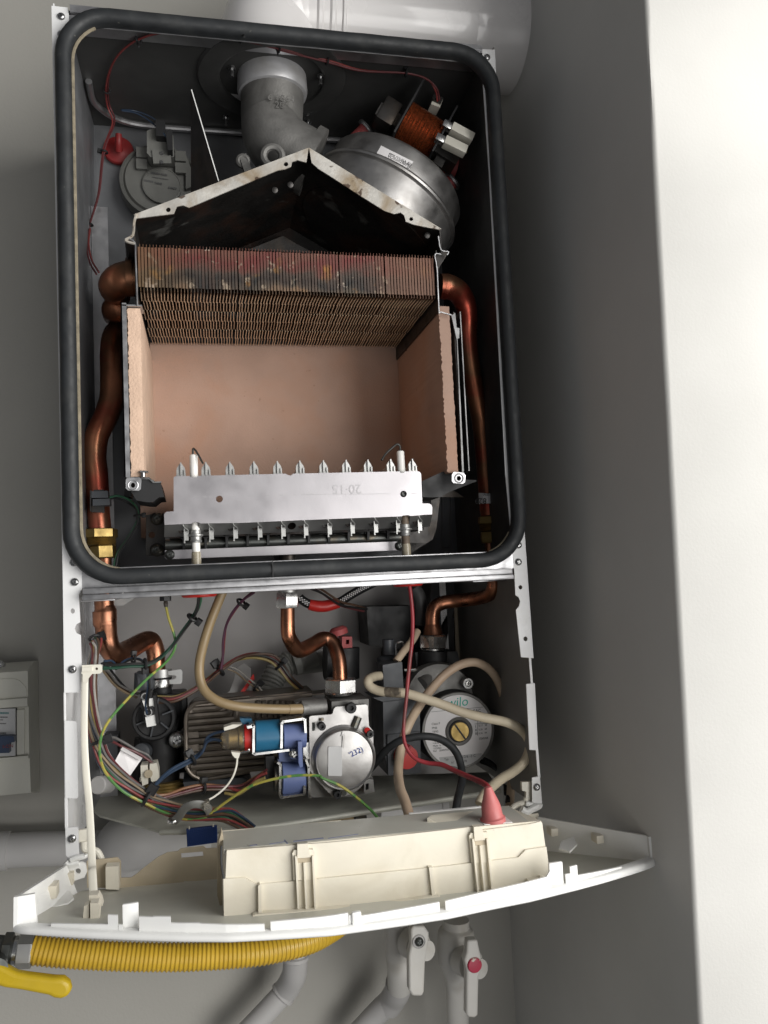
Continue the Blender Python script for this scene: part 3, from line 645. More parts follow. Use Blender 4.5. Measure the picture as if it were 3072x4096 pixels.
for s, e in ((-1, .036), (1, .031)):
    obj('bobbin_flange', MB().obox(mc + MD * .0225 * s + RN * .004, MD, MY, RN, .0011, .026, e, .0005), K['black'], fan)
for a, b_, c_, d_ in ((1052, 745, 1200, 830), (1010, 825, 1160, 905)):
    p, q = at('B', a + 10, b_ + 28, .034), at('B', c_ - 10, d_ + 12, .034); ax = (q - p).normalized(); az = ax.cross(Vector((0, 1, 0))).normalized()
    bl = obj('terminal_block', MB().obox((p + q) / 2, ax, (0, 1, 0), az, (q - p).length / 2, .0060, .0048, .0007), K['nylon'], fan)
    obj('terminal_pin', MB().obox(p - ax * .005, ax, (0, 1, 0), az, .005, .004, .004, .0005), K['chrome'], bl)
def mount(r, a, b_, y_, d=RN):
    p = at(r, a, b_, y_)
    o = obj('rubber_mount', MB().lathe([(.0082, -.026), (.0082, -.004), (.0095, -.001)], p, d, 24), K['dullred'], fan)
    obj('mount_washer', MB().lathe([(.0095, -.002), (.0118, -.0015), (.0124, .0003), (.0118, .002), (.008, .002), (.0076, .0005), (0, .0005)], p, d, 28), K['galv'], o)
mount('B', 552, 778, .11, Vector((.72, -.30, .62))); mount('B', 1068, 1092, .10, Vector((.72, -.30, .62)))
obj('rubber_mount', MB().rod(at('B', 1000, 985, .12), at('B', 1090, 1010, .12), .014, 20), K['dullred'], fan)
# maker's label lying on the upper drum
def drum(r, a, b_, R):       # where the pixel's ray meets the drum's cylinder
    d = ray(*px(r, a, b_)); oc = CC - base; dp = d - RN * d.dot(RN); op = oc - RN * oc.dot(RN)
    A = dp.dot(dp); B = 2 * dp.dot(op); Cq = op.dot(op) - R * R; D2 = B * B - 4 * A * Cq
    if D2 < 0: return CC + d * (-B / (2 * A))
    return CC + d * ((-B - math.sqrt(D2)) / (2 * A))
R_ = .0804
def mapq(Q, s, t):
    return ((Q[0][0] * (1 - s) + Q[1][0] * s) * (1 - t) + (Q[3][0] * (1 - s) + Q[2][0] * s) * t, (Q[0][1] * (1 - s) + Q[1][1] * s) * (1 - t) + (Q[3][1] * (1 - s) + Q[2][1] * s) * t)
LQ = [(640, 878), (835, 975), (800, 1042), (600, 948)]
mb = MB(); g = [[mb.b.verts.new(drum('B', *mapq(LQ, i / 12, j / 4), R_)) for i in range(13)] for j in range(5)]
for j in range(4):
    for i in range(12): mb.b.faces.new((g[j][i], g[j][i + 1], g[j + 1][i + 1], g[j + 1][i]))
lb = obj('maker_label', mb, K['paper'], fan, label='white printed label on the drum')
def labtext(s, a, t_, h):
    p0 = drum('B', *mapq(LQ, a, t_), R_ + .0005); p1 = drum('B', *mapq(LQ, min(1, a + .5), t_), R_ + .0005); up = drum('B', *mapq(LQ, a, t_ - .3), R_ + .0005) - p0
    text('label_print', s, p0, p1 - p0, up, h, K['ink'], lb)
labtext('FIME POLSKA  E14', .31, .34, .0033); labtext('VOR0029079E', .31, .56, .0044); labtext('230V - 50Hz 63W Class 180', .30, .73, .0022); labtext('51400015680012070011002', .08, .90, .0021)
# ================================================================ flue pipe inside, collar in the ceiling
fp = thing('flue_pipe', 'grey cast flue pipe rising from the hood through the round opening in the chamber ceiling', 'flue pipe', at('F', 1110, 600, .075))
YF = FH[1]
top = Vector((FH[0], YF, CZ1 + .01))
obj('cast_body', MB().tube([top - Vector((0, 0, .022)), at('F', 1089, 420, YF), at('F', 1088, 480, YF), at('F', 1095, 545, YF), at('F', 1125, 600, YF + .004), at('F', 1170, 660, YF + .01)], [.0345, .0335, .033, .033, .033, .033], 36, 6)
    .tube([at('F', 1075, 470, YF - .004), at('F', 1100, 545, YF - .006), at('F', 1150, 600, YF - .008), at('F', 1250, 655, YF - .008)], [.030, .0325, .0335, .0335], 32, 6).lathe([(.0335, 0), (.0375, .001), (.0375, .010), (.0335, .011)], at('F', 1222, 635, YF), (at('F', 1250, 655, YF) - at('F', 1150, 600, YF)), 32), K['cast'], fp)
obj('mounting_ear', MB().ring(at('Y', 318, 208, YF - .045), (.1, 1, .1), .0095, .0038, 24).ring(at('Y', 120, 240, YF - .02), (.1, 1, .2), .005, .003, 18).obox(at('Y', 140, 275, YF - .02), (.3, 0, -.95), (0, 1, 0), (.95, 0, .3), .012, .003, .004), K['cast'], fp)
obj('pipe_socket', MB().lathe([(.0340, -.028), (.0365, -.027), (.0378, -.022), (.0372, -.010), (.0365, .02), (.0355, .02), (.034, -.02)], top - Vector((0, 0, .004)), (0, 0, 1), 40), mat('dull_collar', (.48, .48, .49), .4, .4, .1, 40, dirt=(.30, .28, .25), damt=.5), fp)
text('cast_number', '6 1864', at('A', 1528, 665, YF - .037), (1, 0, 0), (0, 0, 1), .010, K['cast'], fp, .0004)
text('cast_number', '20', at('A', 1575, 715, YF - .037), (1, 0, 0), (0, 0, 1), .010, K['cast'], fp, .0004)
obj('opening_ring', MB().lathe([(.0555, .002), (.056, -.004), (.060, -.006), (.078, -.0035), (.080, -.0005)], (FH[0], FH[1], CZ1), (0, 0, 1), 48), K['ceiling'], cas)
for r, a, b_ in (('A', 1290, 455), ('A', 1250, 780), ('B', 275, 465), ('B', 200, 740)):
    p = atz(r, a, b_ - 10, CZ1 - .004); q = p - Vector((0, 0, .011))
    obj('stud', MB().rod(p, q, .0018, 10).rod(p, p - Vector((0, 0, .003)), .0038, 10), K['screw'], cas)
# outer flue duct on top, running into the right hand wall
fd = thing('flue_duct', 'glossy white flue duct above the boiler running into the side wall', 'duct', (.25, .08, .80))
DZ, DYc, DR = .858, .090, .056
obj('duct_tube', MB().lathe([(DR, 0), (DR, .25)], (.235, DYc, DZ), (1, 0, 0), 48), K['duct'], fd)
obj('duct_elbow', MB().tube([(FH[0], DYc - .01, CZ1 + .004), (FH[0], DYc - .005, CZ1 + .04), (FH[0] + .006, DYc, DZ - .02), (FH[0] + .02, DYc, DZ - .004), (.245, DYc, DZ)], [.0555, .0555, .0562, .0562, .0562], 40, 6), K['duct'], fd)
for x, w in ((.262, .004), (.276, .004), (.288, .0025)):
    obj('duct_bead', MB().lathe([(DR, -w), (DR + .0022, -w * .4), (DR + .0022, w * .4), (DR, w)], (x, DYc, DZ), (1, 0, 0), 48), K['duct'], fd)
obj('wall_rosette', MB().lathe([(.0562, XS - .02 - .060), (.0572, XS - .02 - .045), (.0575, XS - .02 - .02), (.060, XS - .02 - .008), (.0605, XS - .02)], (.02, DYc, DZ), (1, 0, 0), 48), K['duct'], fd)
obj('base_plate', MB().box(at('A', 1212, 40, .02).x, .30, .015, .15, CZ1 + .0045, CZ1 + .012, .001).box(at('A', 1195, 70, .02).x, .2, .01, .15, CZ1 + .002, CZ1 + .0042), K['bezel'], fd)
# ================================================================ small things in the chamber
t = thing('deflector_plate', 'thin dark steel deflector with a bright front edge standing left of the flue pipe', 'plate', at('A', 1110, 1200, .02))
e0, e1 = at('A', 1022, 598, .03), at('A', 1202, 1205, .02)
ee = (e1 - e0).normalized(); sd = Vector((-.10, .14, 0))
b2, b3 = at('F', 764, 800, .07), at('F', 762, 372, .035)
obj('blade', MB().hexa([e0, e1, b2, b3] + [p + Vector((.0003, .0012, 0)) for p in (e0, e1, b2, b3)]), K['darkmetal'], t)
obj('lit_edge', MB().obox((e0 + e1) / 2 + Vector((0, -.0006, 0)), ee, Vector((ee.z, 0, -ee.x)), (0, 1, 0), (e1 - e0).length / 2, .00045, .0005), K['bezel'], t)  # white strip: light on the steel edge put in as colour
YP = .165
sw = thing('pressure_switch', 'round grey air pressure switch with black plugs on the left of the chamber back', 'pressure switch', at('A', 820, 1180, YP))
cS = at('A', 815, 1185, YP); ax = Vector((.05, -1, .05)).normalized()
RS = 262 * .60277 * mpp(YP)
obj('switch_body', MB().lathe([(RS * .93, -.026), (RS, -.024), (RS * 1.01, -.010), (RS, -.006), (RS * .93, -.004), (RS * .90, -.008), (RS * .86, -.004), (RS * .6, -.001), (0, -.001)], cS, ax, 56), K['switch'], sw)
obj('label_disc', MB().lathe([(RS * .48, -.001), (RS * .48, .0035), (RS * .45, .004), (RS * .44, .0032), (0, .0032)], cS + at('A', 825, 1238, YP) - at('A', 815, 1185, YP), ax, 40), K['switch'], sw)
cL = at('A', 825, 1238, YP) + ax * .0042
mb = MB()      # faint print on the disc, too worn to read: rows of short dark strokes
rnd = random.Random(5)
for dz, x0, x1, h in ((.0125, -.011, -.002, .0028), (.0125, 0, .006, .0028), (.0075, -.010, .008, .0012), (.002, -.019, -.009, .003), (.001, -.007, .001, .003), (-.002, .008, .017, .0026)):
    x = x0
    while x < x1:
        w = rnd.uniform(.0007, .0014); mb.obox(cL + Vector((x, 0, dz - x * .1)), (1, 0, -.1), (0, 1, 0), (.1, 0, 1), w / 2, .0001, h / 2 * rnd.uniform(.7, 1)); x += w + .0005
obj('switch_print', mb, K['inkgrey'], sw, 0)
obj('terminal_head', MB().slab('A', [(735, 935), (790, 915), (905, 965), (912, 1105), (760, 1108), (735, 1080)], YP - .002, YP - .024), K['switch'], sw)
obj('head_rim', MB().slab('A', [(760, 1000), (880, 1000), (890, 1090), (770, 1092)], YP - .024, YP - .0265), K['switch'], sw)
for a, b_ in ((692, 1015), (692, 1092), (950, 1040), (950, 1118)):
    c = at('A', a, b_, YP - .003); obj('lug', MB().ring(c, ax, .0042, .0019, 16).obox(c, (1, 0, 0), (0, 1, 0), (0, 0, 1), .006, .002, .006), K['switch'], sw)
c = at('A', 822, 1020, YP - .026); obj('switch_screw', MB().lathe([(.0026, 0), (.0022, .0012), (0, .0012)], c, ax, 14), K['screw'], sw)
c = at('A', 822, 1078, YP - .026); obj('switch_screw', MB().lathe([(.0026, 0), (.0022, .0012), (0, .0012)], c, ax, 14), K['screw'], sw)
obj('plug', MB().slab('A', [(792, 868), (852, 876), (855, 980), (795, 975)], YP - .012, YP - .036), K['black'], sw)
obj('plug', MB().slab('A', [(855, 930), (898, 928), (900, 1055), (870, 1058)], YP - .018, YP - .038), K['black'], sw)
obj('hose_clip', MB().slab('A', [(985, 1040), (1030, 1170), (1052, 1250), (985, 1275)], YP + .004, YP - .004), K['switch'], sw)
bundle('sensor_lead', 'pair of dark blue leads arching to the pressure switch plugs', 'wire', [at('A', *q) for q in ((555, 730, .14), (640, 735, .15), (740, 770, .15), (810, 820, .15), (830, 875, .15))], ['dblue'], .0011, 0)
bundle('sensor_lead', 'dark blue lead curving to the lower pressure switch plug', 'wire', [at('A', *q) for q in ((560, 735, .14), (650, 750, .14), (740, 800, .14), (830, 880, .13), (880, 940, .13))], ['dblue'], .0011, 0)
# red grommet on the back sheet
t = thing('cable_grommet', 'red silicone grommet on the chamber back where red wires enter', 'grommet', at('A', 540, 1005, .185))
obj('grommet_body', MB().lathe([(.0168, 0), (.0172, .004), (.016, .006), (.008, .008), (.0055, .009), (0, .009)], at('A', 540, 1010, .193), (.02, -1, .05), 40).tube([at('A', 540, 1000, .175), at('A', 538, 940, .168), at('A', 538, 890, .166)], [.0045, .004, .0036], 14, 4), mat('dark_red_grommet', (.24, .018, .018), .5), t)
# red lead running up the left side, across the ceiling and down to the fan
yc = .03
lead = [('C', 150, 320, .06), ('C', 105, 240, .10), ('C', 85, 130, .12), ('C', 95, 30, .13), ('A', 345, 1560, .14), ('A', 345, 1490, .14), ('A', 405, 1290, .14), ('A', 430, 1080, .14), ('A', 450, 960, .14), ('A', 505, 810, .15)]
zc = CZ1 - .004
lead2 = [('A', 470, 700), ('A', 460, 600), ('A', 480, 480), ('A', 540, 360), ('A', 670, 262), ('A', 860, 212), ('A', 1150, 220), ('A', 1350, 258), ('A', 1600, 318), ('B', 25, 295), ('B', 315, 368), ('B', 520, 425), ('B', 790, 440)]
lp = [at(*q) for q in lead] + [atz(*q, zc - .002 * (i > 9)) for i, q in enumerate(lead2)] + [atz('B', 915, 478, zc - .004), atz('B', 972, 540, zc - .012), atz('B', 986, 606, zc - .026)]
t = bundle('fan_lead', 'pair of red leads running round the chamber ceiling to the fan motor', 'wire', lp, ['red', 'dred'], .0012, .0012, [(5, .0036), (7.6, .0036), (11, .0034), (14, .0036), (17, .0036), (19, .0034), (20, .0036), (22, .0038)])
for r, a, b_ in (('A', 665, 300), ('A', 1590, 360), ('A', 1365, 235)):
    obj('tie_tail', MB().tube([atz(r, a - 10, b_ - 60, CZ1 - .002), atz(r, a, b_ - 20, CZ1 - .008), atz(r, a + 8, b_ + 10, CZ1 - .018)], .0009, 6, 3), K['black'], t)
obj('fan_plug', MB().slab('B', [(960, 578), (1012, 602), (995, 648), (942, 628)], .062, .078), K['nylon'], t, label='white three pole plug')
for k in range(3):
    a = at('B', 962 + 17 * k, 590 + 8 * k, .060); obj('plug_slot', MB().obox(a, (.9, 0, -.42), (0, 1, 0), (.42, 0, .9), .0022, .002, .0034), K['darkmetal'], t)
bundle('motor_lead', 'thin yellow lead from the motor terminal blocks to the right', 'wire', [at('B', *q) for q in ((1155, 918, .075), (1200, 910, .078), (1240, 890, .08), (1270, 862, .085))], ['yellow'], .0011, 0)
t = bundle('motor_lead', 'second yellow lead behind the upper terminal block', 'wire', [at('B', *q) for q in ((1190, 850, .085), (1215, 875, .085), (1240, 892, .083))], ['tan'], .001, 0)
# ================================================================ burner
bn = thing('gas_burner', 'galvanised atmospheric gas burner tray with a row of pointed burner blades along its top', 'burner', at('T', 800, 1000, .02))
YB = .004
cov = [('T', 150, 310), ('T', 155, 298), ('T', 175, 290), ('T', 328, 287), ('T', 340, 298), ('T', 372, 305), ('T', 405, 300), ('T', 418, 286), ('T', 900, 274), ('T', 1390, 262), ('T', 1410, 275), ('T', 1450, 282), ('T', 1470, 262), ('G', 660, 308), ('G', 668, 318), ('G', 688, 318), ('G', 695, 308), ('G', 780, 307), ('G', 797, 312), ('G', 804, 326), ('G', 812, 521), ('G', 858, 521), ('G', 872, 530), ('G', 878, 548), ('G', 877, 592), ('G', 735, 603), ('G', 715, 598), ('G', 688, 600), ('G', 672, 606), ('G', 300, 620), ('G', 0, 632), ('T', 900, 806), ('T', 445, 812), ('T', 425, 800), ('T', 395, 795), ('T', 365, 800), ('T', 345, 815), ('T', 50, 828), ('T', 45, 715), ('T', 55, 695), ('T', 75, 682), ('T', 152, 678)]
def hp(r, a, b_, q, n=14, e=1.): return [at(r, a + q * math.cos(i * 6.283 / n), b_ + q * e * math.sin(i * 6.283 / n), YB) for i in range(n)]
K['galvb'] = mat('rolled_zinc_sheet', (.42, .405, .42), .38, .8, .03, 25, .03, 600, dirt=(.60, .57, .59), damt=.3, dscale=10, dirt2=(.38, .35, .36), d2=(60, .70, .78, .35), rvar=.06)
K['zincdark'] = mat('dull_zinc', (.42, .42, .41), .42, .85, .1, 30)  # zinc for the burner fold, blades, clips, collars and some nuts
cp = obj('cover_plate', MB().plate([at(*q, YB) for q in cov], (0, .0014, 0), [hp('T', 657, 542, 38), hp('G', 687, 458, 22)]), K['galvb'], bn)
text('stamped_number', '20·15', at('G', 408, 395, YB - .0002), (-1, 0, .01), (0, 0, -1), .0130, K['inkfaint'], cp)
mb = MB()
for a, b_, w in ((345, 522, 65), (470, 520, 50), (540, 520, 40), (770, 515, 70), (975, 510, 55), (1170, 503, 40), (1320, 500, 40), (1475, 497, 30)):
    p, q = at('T', a, b_, YB - .0001), at('T', a + w, b_ - w * .03, YB - .0001); mb.obox((p + q) / 2, (q - p).normalized(), (0, 1, 0), (0, 0, 1), (q - p).length / 2, .0001, .00035)
for a, b_, w in ((10, 462, 300), (330, 459, 270), (740, 454, 38)):
    p, q = at('G', a, b_, YB - .0001), at('G', a + w, b_ - w * .012, YB - .0001); mb.obox((p + q) / 2, (q - p).normalized(), (0, 1, 0), (0, 0, 1), (q - p).length / 2, .0001, .00022)
obj('scribe_mark', mb, K['inkfaint'], cp)
c = at('G', 687, 458, YB + .006); screw(c, .0045, bn, m='gun')
# folded lower face
U0, U1 = at('T', 50, 829, YB + .0006), at('G', 877, 594, YB + .0006); L0, L1 = at('T', 45, 965, .024), at('G', 862, 675, .024)
def low(f, t_, d=0): return (U0.lerp(U1, f)).lerp(L0.lerp(L1, f), t_) + Vector((0, d, 0))
def lowf(u): return (at('F', u, 2110, .014).x - U0.x) / (U1.x - U0.x)
hl = []
for u, w, t0, t1 in ((783, 14, -.02, .98), (1167, 17, .22, .8), (1619, 17, -.02, .98)):
    f = lowf(u); df = w * mpp(.014) / (U1.x - U0.x)
    if t0 < 0: hl.append((f, df, None))
    else: hl.append((f, df, (t0, t1)))
mb = MB()
f1, f2, f3 = hl[0], hl[1], hl[2]
outer = [low(0, 0), low(f1[0] - f1[1], 0), low(f1[0] - f1[1], .8), low(f1[0] + f1[1], .8), low(f1[0] + f1[1], 0), low(f3[0] - f3[1], 0), low(f3[0] - f3[1], .8), low(f3[0] + f3[1], .8), low(f3[0] + f3[1], 0), low(1, 0), low(1, 1), low(0, 1)]
hc = [low(f2[0] + f2[1] * math.cos(i * .5236), .5 + .30 * math.sin(i * .5236)) for i in range(12)]
mb.plate(outer, (0, .0012, .0004), [hc]); obj('folded_face', mb, K['zincdark'], bn)
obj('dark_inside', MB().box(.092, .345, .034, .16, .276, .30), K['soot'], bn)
# burner blades
BU = [723, 823, 919, 1015, 1109, 1199, 1293, 1384, 1471, 1562, 1649]
def blade_mesh():
    mb = MB(); h0, h1, h2 = .315, at('T', 230, 200, .012).z + .001, at('T', 230, 142, .012).z
    for x, w in ((0, .0048), (0, .0012)):
        pass
    # pointed front end, ridged, then the long tapering body behind it
    prof = [(-.0040, h0), (.0040, h0), (.0042, h1 - .006), (.0037, h1 - .001), (.0010, h2 - .001), (0, h2), (-.0010, h2 - .001), (-.0037, h1 - .001), (-.0042, h1 - .006)]
    mb.plate([(x, .012, z) for x, z in prof], (0, .006, 0))
    mb.box(-.0006, .0006, .0095, .0125, h0, h2)
    for s in (-1, 1):
        mb.box(s * .0034 - .0007, s * .0034 + .0007, .0098, .0124, h0, h1 - .003)
        mb.box(s * .0026 - .002, s * .0026 + .002, .0104, .0124, h1 - .009, h1 - .0078)
    mb.plate([(-.0042, .018, h0), (.0042, .018, h0), (.0030, .018, h1 - .004), (0, .018, h1 - .001), (-.0030, .018, h1 - .004)], (0, .13, 0))
    return mb.mesh('burner_blade', 25)
bm_ = blade_mesh(); bm_.materials.append(K['zincdark'])
for u in BU:
    o = bpy.data.objects.new('burner_blade', bm_); COL.objects.link(o); o.parent = bn
    o.location = Vector((at('F', u, 1860, .012).x, 0, 0)) - Vector(bn.location)
# clips along the fold
CU = [741, 841, 937, 1034, 1127, 1217, 1311, 1402, 1495, 1583, 1670]
def clip_mesh():
    mb = MB()
    mb.tube([(-.0016, .0, .0085), (-.0013, -.001, .005), (-.0002, .0, .002), (.0026, .002, -.0005), (.0036, .004, -.003)], .00055, 6, 4, flat=(1, 1.6))
    mb.box(-.0008, .0034, .006, .0072, -.0105, -.002); mb.box(-.0008, .0002, .0050, .0072, -.012, .001); mb.box(-.0010, .0004, .0046, .0072, -.013, -.012)
    return mb.mesh('blade_clip', 30)
cm = clip_mesh(); cm.materials.append(K['zincdark'])
slot = MB().lathe([(.0024, 0), (.0024, .0008), (0, .0008)], (0, 0, 0), (0, -1, .5), 14).mesh('clip_slot'); slot.materials.append(K['soot'])
for u in CU:
    f = lowf(u); o = bpy.data.objects.new('blade_clip', cm); COL.objects.link(o); o.parent = bn; o.location = low(f, .42, -.006) - Vector(bn.location)
    s_ = bpy.data.objects.new('clip_slot', slot); COL.objects.link(s_); s_.parent = bn; s_.location = low(f - .012, .55, -.0002) - Vector(bn.location)
# manifold and dark injector vanes beneath
def rail(r0, a0, b0, r1, a1, b1, h, y0, y1):
    p, q = at(r0, a0, b0, y0), at(r1, a1, b1, y0); hz = h * .60277 * mpp(y0)
    return MB().hexa([p, q, q - Vector((0, 0, hz)), p - Vector((0, 0, hz)), p + Vector((0, y1 - y0, 0)), q + Vector((0, y1 - y0, 0)), q + Vector((0, y1 - y0, -hz)), p + Vector((0, y1 - y0, -hz))])
ya = .038
pl = [at('T', 55, 1110, ya), at('G', 672, 772, ya), at('G', 672, 830, ya), at('T', 1380, 1170, ya), at('T', 1380, 1160, ya), at('T', 70, 1208, ya), at('T', 52, 1190, ya)]
mf = obj('manifold_plate', MB().plate([pl[0], pl[1], pl[2], pl[5], pl[6]], (0, .0014, 0)), K['galvb'], bn)
screw(at('T', 108, 1158, ya), .0048, mf, m='gun'); screw(at('G', 660, 802, ya), .0048, mf, m='gun')
obj('manifold_tube', MB().rod(at('T', 60, 1048, .044), at('G', 665, 745, .044), .0052, 16), K['gun'], bn)
obj('manifold_tube', MB().rod(at('T', 60, 1000, .062), at('G', 665, 700, .062), .006, 16), K['zincdark'], bn)
obj('rail_back', MB().hexa([at('T', 50, 930, .07), at('G', 850, 650, .07), at('G', 850, 780, .07), at('T', 50, 1110, .07), at('T', 50, 930, .08), at('G', 850, 650, .08), at('G', 850, 780, .08), at('T', 50, 1110, .08)]), K['darkmetal'], bn)
VU = [735, 823, 907, 991, 1073, 1154, 1236, 1317, 1396, 1474, 1553]
for u in VU:
    vq = 2145 - (u - 735) * .052
    a, b_ = u, vq
    obj('injector_vane', MB().slab('F', [(u - 24, vq - 2), (u + 24, vq - 4), (u + 5, vq + 14), (u + 4.5, vq + 52), (u - 4.5, vq + 52), (u - 5, vq + 14)], .034, .040), K['black'], bn)
obj('feed_stub', MB().rod(at('T', 1415, 1165, .05), at('T', 1415, 1240, .05), .0075, 20).slab('T', [(1250, 1165), (1500, 1160), (1500, 1225), (1250, 1230)], .062, .066), K['darkmetal'], bn)
bp = obj('side_bracket', MB().slab('E', [(555, 595), (675, 585), (678, 865), (560, 868), (553, 855)], .075, .0765, [[(592 + 22 * math.cos(i * .5236), 730 + 22 * math.sin(i * .5236)) for i in range(12)]]), K['darkmetal'], bn)
for b_ in (622, 830): screw(at('E', 628, b_, .0745), .0066, bp, m='gun')
obj('skirt', MB().slab('G', [(860, 330), (1090, 480), (930, 478), (905, 690), (880, 760), (720, 860), (680, 800), (690, 700), (875, 600)], .10, .1012), K['darkmetal'], bn)
# ignition and sensing electrodes
def electrode(lab, u, vtop, vmid, bend, sooty):
    t = thing('spark_electrode', lab, 'electrode', at('F', u, 2150, .0135), 'electrodes through the burner')
    y = .0135; R = .0038
    p0 = at('F', u, vtop, y); x = p0.x; xb = at('F', vmid, 2140, y).x
    pb = Vector((xb, y, at('F', vmid, 2212, y).z))
    d = (pb - p0)
    f = lambda v: p0 + d * ((at('F', u, v, y).z - p0.z) / d.z)
    if not sooty:
        obj('ceramic_body', MB().lathe([(R * .8, 0), (R, .001), (R, d.length * .96), (R * .9, d.length)], p0, d, 24), K['ceramic'], t)
    else:
        obj('ceramic_body', MB().lathe([(R * .8, 0), (R, .001), (R, d.length * .50), (R * .9, d.length * .5)], p0, d, 24), K['ceramic'], t)
        obj('sooted_ceramic', MB().lathe([(R * .9, d.length * .50), (R * 1.05, d.length * .52), (R * 1.05, d.length * .93), (R * .9, d.length * .96)], p0, d, 24), mat('sooted_ceramic', (.14, .105, .075), .6, 0, .5, 60), t)
    c = f(2142 if u < 1000 else 2118)
    obj('fixing_collar', MB().lathe([(.0046, .005), (.0050, .0035), (.0048, .0015), (.0068, .0008), (.0070, -.0006), (.0052, -.0014), (.0050, -.0040), (.0056, -.0052), (.0052, -.0064), (.004, -.007)], c, -Vector((0, 0, -1)), 28), K['zincdark'], t)
    obj('sleeve', MB().lathe([(.0040, 0), (.0044, .002), (.0044, .03)], f(2208 if u < 1000 else 2176), d, 20), K['sleeve'], t)
    obj('inner_pin', MB().rod(f(2218 if u < 1000 else 2190), f(2246 if u < 1000 else 2215), .0017), K['nylon'], t)
    obj('spark_wire', MB().tube([at(*q) for q in bend], .0010, 8, 4), K['gun'], t)
electrode('white ceramic electrode with a bright collar at the left of the burner', 774, 1819, 783, [('E', 866, 197, .0135), ('E', 866, 160, .0135), ('E', 880, 165, .012), ('E', 905, 205, .008), ('E', 932, 255, .004)], False)
electrode('sooty ceramic electrode with a hooked tip at the right of the burner', 1601, 1804, 1623, [('G', 664, 172, .0135), ('G', 662, 140, .0135), ('G', 645, 128, .013), ('G', 625, 140, .011), ('G', 570, 190, .006), ('G', 542, 233, .002)], True)
# ================================================================ bottom compartment
# pipe from the left brass union down to the diverter valve
y = .075
t = thing('heating_pipe', 'copper pipe with a swelled joint bending right to the black diverter valve', 'pipe', at('L', 280, 140, y))
zz = at('L', 300, 500, .085).z
obj('pipe_run', MB().tube([at('L', 275, 140, y), at('L', 278, 225, y), at('L', 280, 240, y), at('L', 282, 310, y), at('L', 288, 325, y), at('L', 292, 400, .077), at('L', 310, 480, .08), at('L', 365, 525, .09), at('L', 450, 490, .115), at('L', 540, 440, .14), at('L', 590, 440, .15), at('L', 615, 500, .15), at('L', 622, 570, .15), at('L', 625, 660, .15)],
    [.0094, .0094, .0116, .0116, .0104, .0104, .0106, .0106, .0104, .0100, .0100, .0098, .0094, .0094], 24, 6), K['copper'], t)
obj('floor_washer', MB().box(at('L', 130, 130, .05).x, at('L', 355, 130, .05).x, .04, .11, .2195, .2212, .0005), K['galv'], cas)
screw(at('L', 378, 120, .03), .0055, cas, m='chrome')
obj('floor_bracket', MB().slab('L', [(335, 150), (482, 150), (405, 203), (340, 203)], .10, .1015), K['zincdark'], cas)
# gas pipe
y = .045
t = thing('gas_pipe', 'copper gas pipe in an S bend between two bright hexagon nuts at the centre', 'pipe', at('M', 140, 200, y))
obj('pipe_run', MB().tube([at('M', 140, 200, y), at('M', 140, 370, y), at('M', 155, 430, y + .004), at('M', 200, 485, y + .016), at('M', 275, 455, y + .036), at('M', 335, 422, y + .046), at('M', 385, 440, y + .046), at('M', 415, 510, y + .04), at('M', 427, 580, y + .036), at('M', 431, 700, y + .034)],
    [.0070, .0071, .0074, .0078, .0078, .0077, .0077, .0077, .0076, .0076], 24, 6), K['copper'], t)
obj('hexagon_nut', nut(at('M', 138, 252, y), at('M', 138, 165, y), .0118), K['chrome'], t)
obj('nut_thread', MB().lathe([(.0095, 0), (.0095, .006)], at('M', 138, 168, y), (0, 0, 1), 24), K['zincdark'], t)
obj('hexagon_nut', nut(at('M', 432, 718, y + .034), at('M', 432, 640, y + .034), .0178), K['chrome'], t)
obj('nut_washer', MB().lathe([(.0165, 0), (.0172, .002), (.0165, .003)], at('M', 432, 728, y + .034), (0, 0, 1), 28), K['chrome'], t)
# return pipe on the right
y = .09
t = thing('heating_pipe', 'copper pipe crossing left under the chamber to a large bright nut above the pump', 'pipe', at('M', 1280, 80, y))
obj('floor_washer', MB().box(at('G', 1125, 1000, .06).x, at('G', 1365, 1000, .06).x, .05, .12, .2195, .2212, .0005), K['galv'], cas)
obj('pipe_run', MB().tube([at('M', 1278, 70, y), at('M', 1278, 130, y), at('M', 1255, 175, y + .01), at('M', 1190, 198, y + .03), at('M', 1080, 210, y + .05), at('M', 1000, 222, y + .055), at('M', 952, 250, y + .055), at('M', 940, 300, y + .055), at('M', 940, 345, y + .055)], [.0076, .0076, .0077, .0078, .008, .0080, .0082, .0084, .0084], 24, 6)
    .lathe([(.0084, .012), (.0095, .009), (.0110, .002), (.0120, 0)], at('M', 942, 398, y + .055), (0, 0, 1), 28), K['copper'], t)
obj('hexagon_nut', nut(at('M', 940, 475, y + .055), at('M', 940, 400, y + .055), .0168), K['chrome'], t)
obj('nut_washer', MB().lathe([(.0128, 0), (.0132, .001), (.0132, .003)], at('M', 940, 488, y + .055), (0, 0, 1), 28), K['chrome'], t)
# silicone pass-throughs in the floor
for lab, r, a, b_ in (('red silicone pass-through under the chamber floor with a green wire', 'L', 908, 122), ('red silicone pass-through under the chamber floor with a red ignition lead', 'M', 803, 112)):
    p = at(r, a, b_, .035); w = .0168 if r == 'L' else .0155
    g = tag(obj('pass_through', MB().lathe([(w * .9, -.0035), (w, -.002), (w, .0018), (w * .96, .003), (0, .003)], p, (0, 0, 1), 36), K['red']), lab, 'grommet', 'red pass-throughs under the chamber')
